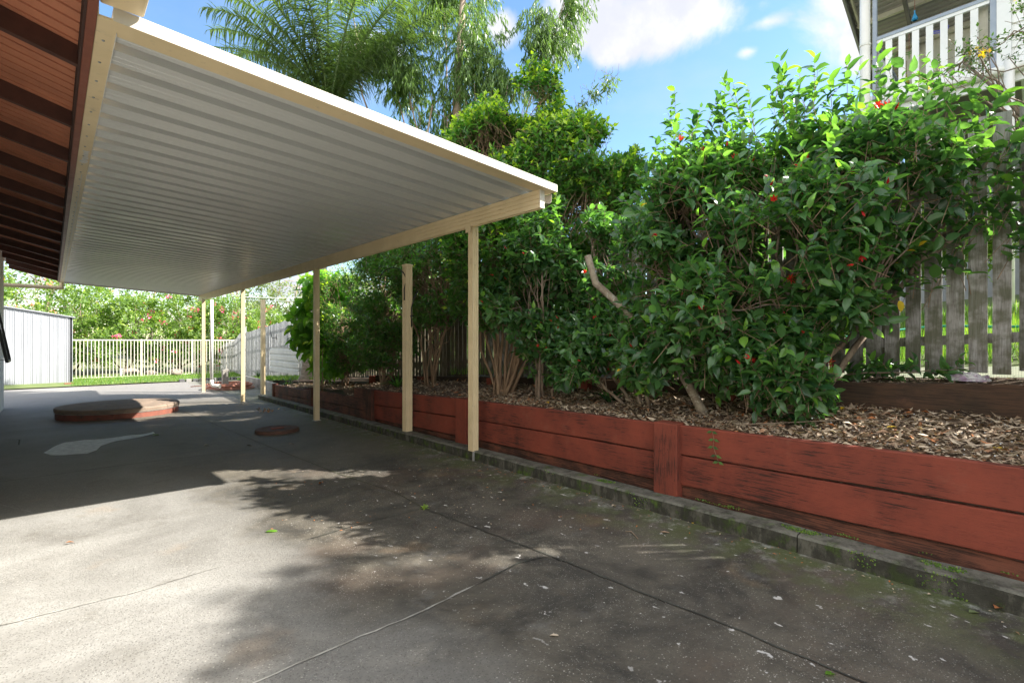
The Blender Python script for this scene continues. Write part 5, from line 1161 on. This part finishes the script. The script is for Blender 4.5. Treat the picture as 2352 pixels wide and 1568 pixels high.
# fallen leaves on the concrete
def fallen(u, v, L, w, mat, ang, lab, grp=None, curl=1.0, tone=.5, fresh=0, on=None):
    p = G(u, v) if on is None else on; p = Vector((p.x, p.y, p.z + .006 + (.012 if abs(curl) > 1.5 else 0)))
    o = leaves('fallen_leaf', mat, None, np.array(p)[None], np.array([[math.cos(ang), math.sin(ang), .0]]), np.array([[.05, .05, 1.]]), L, w, T_BIG if w > .035 else T_NARROW, tone=np.array([tone]), fresh=np.array([fresh]), curl=curl, loc=p, smooth=True)
    tag(o, lab, 'leaf', grp)
fallen(610, 1222, .095, .05, m_lb, -.5, 'fresh green leaf lying in the sunlit patch of concrete', tone=1)
fallen(1895, 1551, .060, .026, m_lb, -.4, 'pale green leaf at the bottom right of the concrete', tone=1)
fallen(2225, 1408, .075, .03, m_lg, -.5, 'grey-green leaf near the kerb at the right edge', tone=1)
fallen(1262, 1461, .055, .018, m_litter, -.6, 'pale tan leaf alone in the shaded near concrete', tone=1)
fallen(1515, 1223, .10, .022, m_litter, -.7, 'long pinkish dry leaf beside the dark twig', tone=.8, fresh=.3)
fallen(1405, 1168, .10, .02, m_litter, .3, 'slender tan leaf curled on the concrete near the kerb', curl=2.2, tone=.9)
fallen(1095, 1082, .08, .02, m_litter, -.6, 'brown leaf at the foot of the near post', tone=.5, fresh=.4)
fallen(742, 1112, .07, .03, m_litter, 1.8, 'curled orange-brown leaf in the shade beside the sunlit patch', curl=2.6, tone=.3, fresh=.9)
fallen(662, 985 + 38, .12, .03, m_litter, .3, 'long brown curled leaf near the joint crossing', curl=2.3, tone=.2, fresh=.3)
fallen(468, 1020 + 5, .10, .022, m_litter, .5, 'narrow tan leaf left of the joint in the shaded slab', curl=1.8, tone=.8)
fallen(565, 1026, .10, .03, m_litter, .4, 'dark curled leaf lying under the roof between the covers', curl=2.4, tone=.1)
fallen(150, 1252, .06, .02, m_litter, .2, 'tiny crumpled brown leaf in the sunlit concrete at left', curl=2.5, tone=.2, fresh=.5)
fallen(970, 1080, .06, .022, m_litter, 2.8, 'small dark curled leaf left of the near post', curl=2.4, tone=.2)
fallen(1590, 1203, .03, .02, m_yel, .2, 'small yellow leaf fragment against the kerb')
fallen(2285, 1405, .09, .035, m_litter, -.3, 'reddish brown leaf tucked against the kerb at far right', tone=.2, fresh=.8, curl=1.6)
fallen(350, 1000, .12, .07, m_grass, .3, 'bright green leaf at the tip of the pale paint stain', tone=1, fresh=.5)
for (y, fx, lab) in ((.62, .45, 'yellow leaf lying flat on the near leaf litter'), (1.0, .85, 'yellow leaf by the upper sleeper wall'), (.15, .25, 'pale yellow leaf at the front edge of the bed'), (3.55, .2, 'small yellow leaf on the litter behind the near sleepers'), (-.02, .12, 'pale green-yellow leaf on the litter at the right edge')):
    x = wall_x(y) + fx; fallen(0, 0, .06, .045, m_yel, y * 3, lab, on=Vector((x, y, bed_z(x, y) + .03)))
# little yellow and green scraps under the roof, by the third post
n = 420; P = np.zeros((n, 3))
for i in range(n):
    q = G(random.uniform(620, 1500), 0 + random.uniform(985, 1220)); 
    if q.x > kerb_x(q.y) - .03: q.x = kerb_x(q.y) - .05 - random.random() * .7
    if i > 150: yq = random.uniform(-.3, 9); q = Vector((kerb_x(yq) - .012 - abs(random.gauss(0, .09)), yq, 0))
    P[i] = (q.x, q.y, ground_z(q.y) + .006)
a = RNG.random(n) * 6.283
tag(leaves('leaf_scraps', m_litter, None, P, np.stack([np.cos(a), np.sin(a), a * 0], 1), np.array([[0, 0, 1.]] * n), RNG.uniform(.008, .03, n), .009, T_SMALL, fresh=(RNG.random(n) < .3) * 1.0, loc=(2.5, 5, 0)), 'tiny leaf scraps scattered over the concrete along the kerb', 'leaf scraps', kind='stuff')
# twigs
def twig(pts, r, lab, cat='twig'):
    mb = MB(); mb.tube(pts, r, 5); tag(mb.build('twig', m_bark, loc=pts[0], smooth=True), lab, cat)
twig([G(1437, 1222) + Vector((0, 0, .006)), G(1450, 1222) + Vector((0, 0, .008)), G(1465, 1238) + Vector((0, 0, .006))], .0035, 'dark curved twig on the concrete beside the long pinkish leaf')
twig([G(1395, 1135) + Vector((0, 0, .006)), G(1378, 1130) + Vector((0, 0, .008))], .004, 'short dark stick near the kerb by the near post')
twig([Vector((wall_x(.9) + .15, 1.5, bed_z(3.7, 1.5) + .03)), Vector((wall_x(.9) + .55, .9, bed_z(4, .9) + .035)), Vector((wall_x(.9) + .75, .2, bed_z(4.2, .2) + .03))], .004, 'long thin bare stick lying across the near leaf litter')
# small dead spray on the concrete
p = G(610, 947); t = thing('dead_spray', 'small dead leafy spray lying on the concrete in front of the second patio post', 'debris', p)
n = 26; Q = np.array(p)[None] + RNG.normal(size=(n, 3)) * np.array([[.12, .12, .02]]) + np.array([[0, 0, .04]]); leaves('foliage', m_litter, t, Q, RNG.normal(size=(n, 3)), RNG.normal(size=(n, 3)), .07, .03, T_SMALL, fresh=(RNG.random(n) < .4) * .6)
# weed in the joint
p = G(975, 1168) + Vector((0, 0, 0)); t = thing('weed', 'tiny bright green weed sprouting from the slab joint', 'weed', p); n = 14
leaves('foliage', m_grass, t, np.repeat(np.array(p)[None], n, 0), np.concatenate([RNG.normal(size=(n, 2)), RNG.uniform(.4, 1.5, (n, 1))], 1), np.concatenate([RNG.normal(size=(n, 2)) * .3, np.ones((n, 1))], 1), .045, .02, T_SMALL, fresh=np.full(n, .6))
# crumpled plastic on the terrace
p = PX(2225, 868, 4.62); mb = MB(); vs = []; fs = []
for i in range(9):
    for j in range(14):
        a = math.pi / 2 * i / 8; b = 2 * math.pi * j / 14; rr = 1 + .5 * noise.noise((i * .9, j * .8, 3)); vs.append((p.x + .05 * math.cos(b) * math.cos(a) * rr, p.y + .11 * math.sin(b) * math.cos(a) * rr, p.z - .02 + .055 * math.sin(a) * rr))
for i in range(8):
    for j in range(14): fs.append((i * 14 + j, i * 14 + (j + 1) % 14, (i + 1) * 14 + (j + 1) % 14, (i + 1) * 14 + j))
mb.add(vs, fs); tag(mb.build('plastic_bag', M('crumpled_plastic', (.62, .62, .60), (.35, .22, .34), 20, .35, .6, 40), loc=p), 'small crumpled white plastic bag on the soil behind the upper sleeper', 'bag')
# green hose on neighbour lawn
mb = MB(); pts = []
for i in range(40):
    y = 2.6 - i * .08; x = 6.6 + .25 * math.sin(i * .35); pts.append((x, y, hill_z(x, y) + .12))
mb.tube(pts, .014, 6); tag(mb.build('green_hose', M('green_hose', (.02, .32, .22), None, 3, .4), loc=pts[0], smooth=True), 'green garden hose lying in the neighbour grass behind the fence', 'hose')
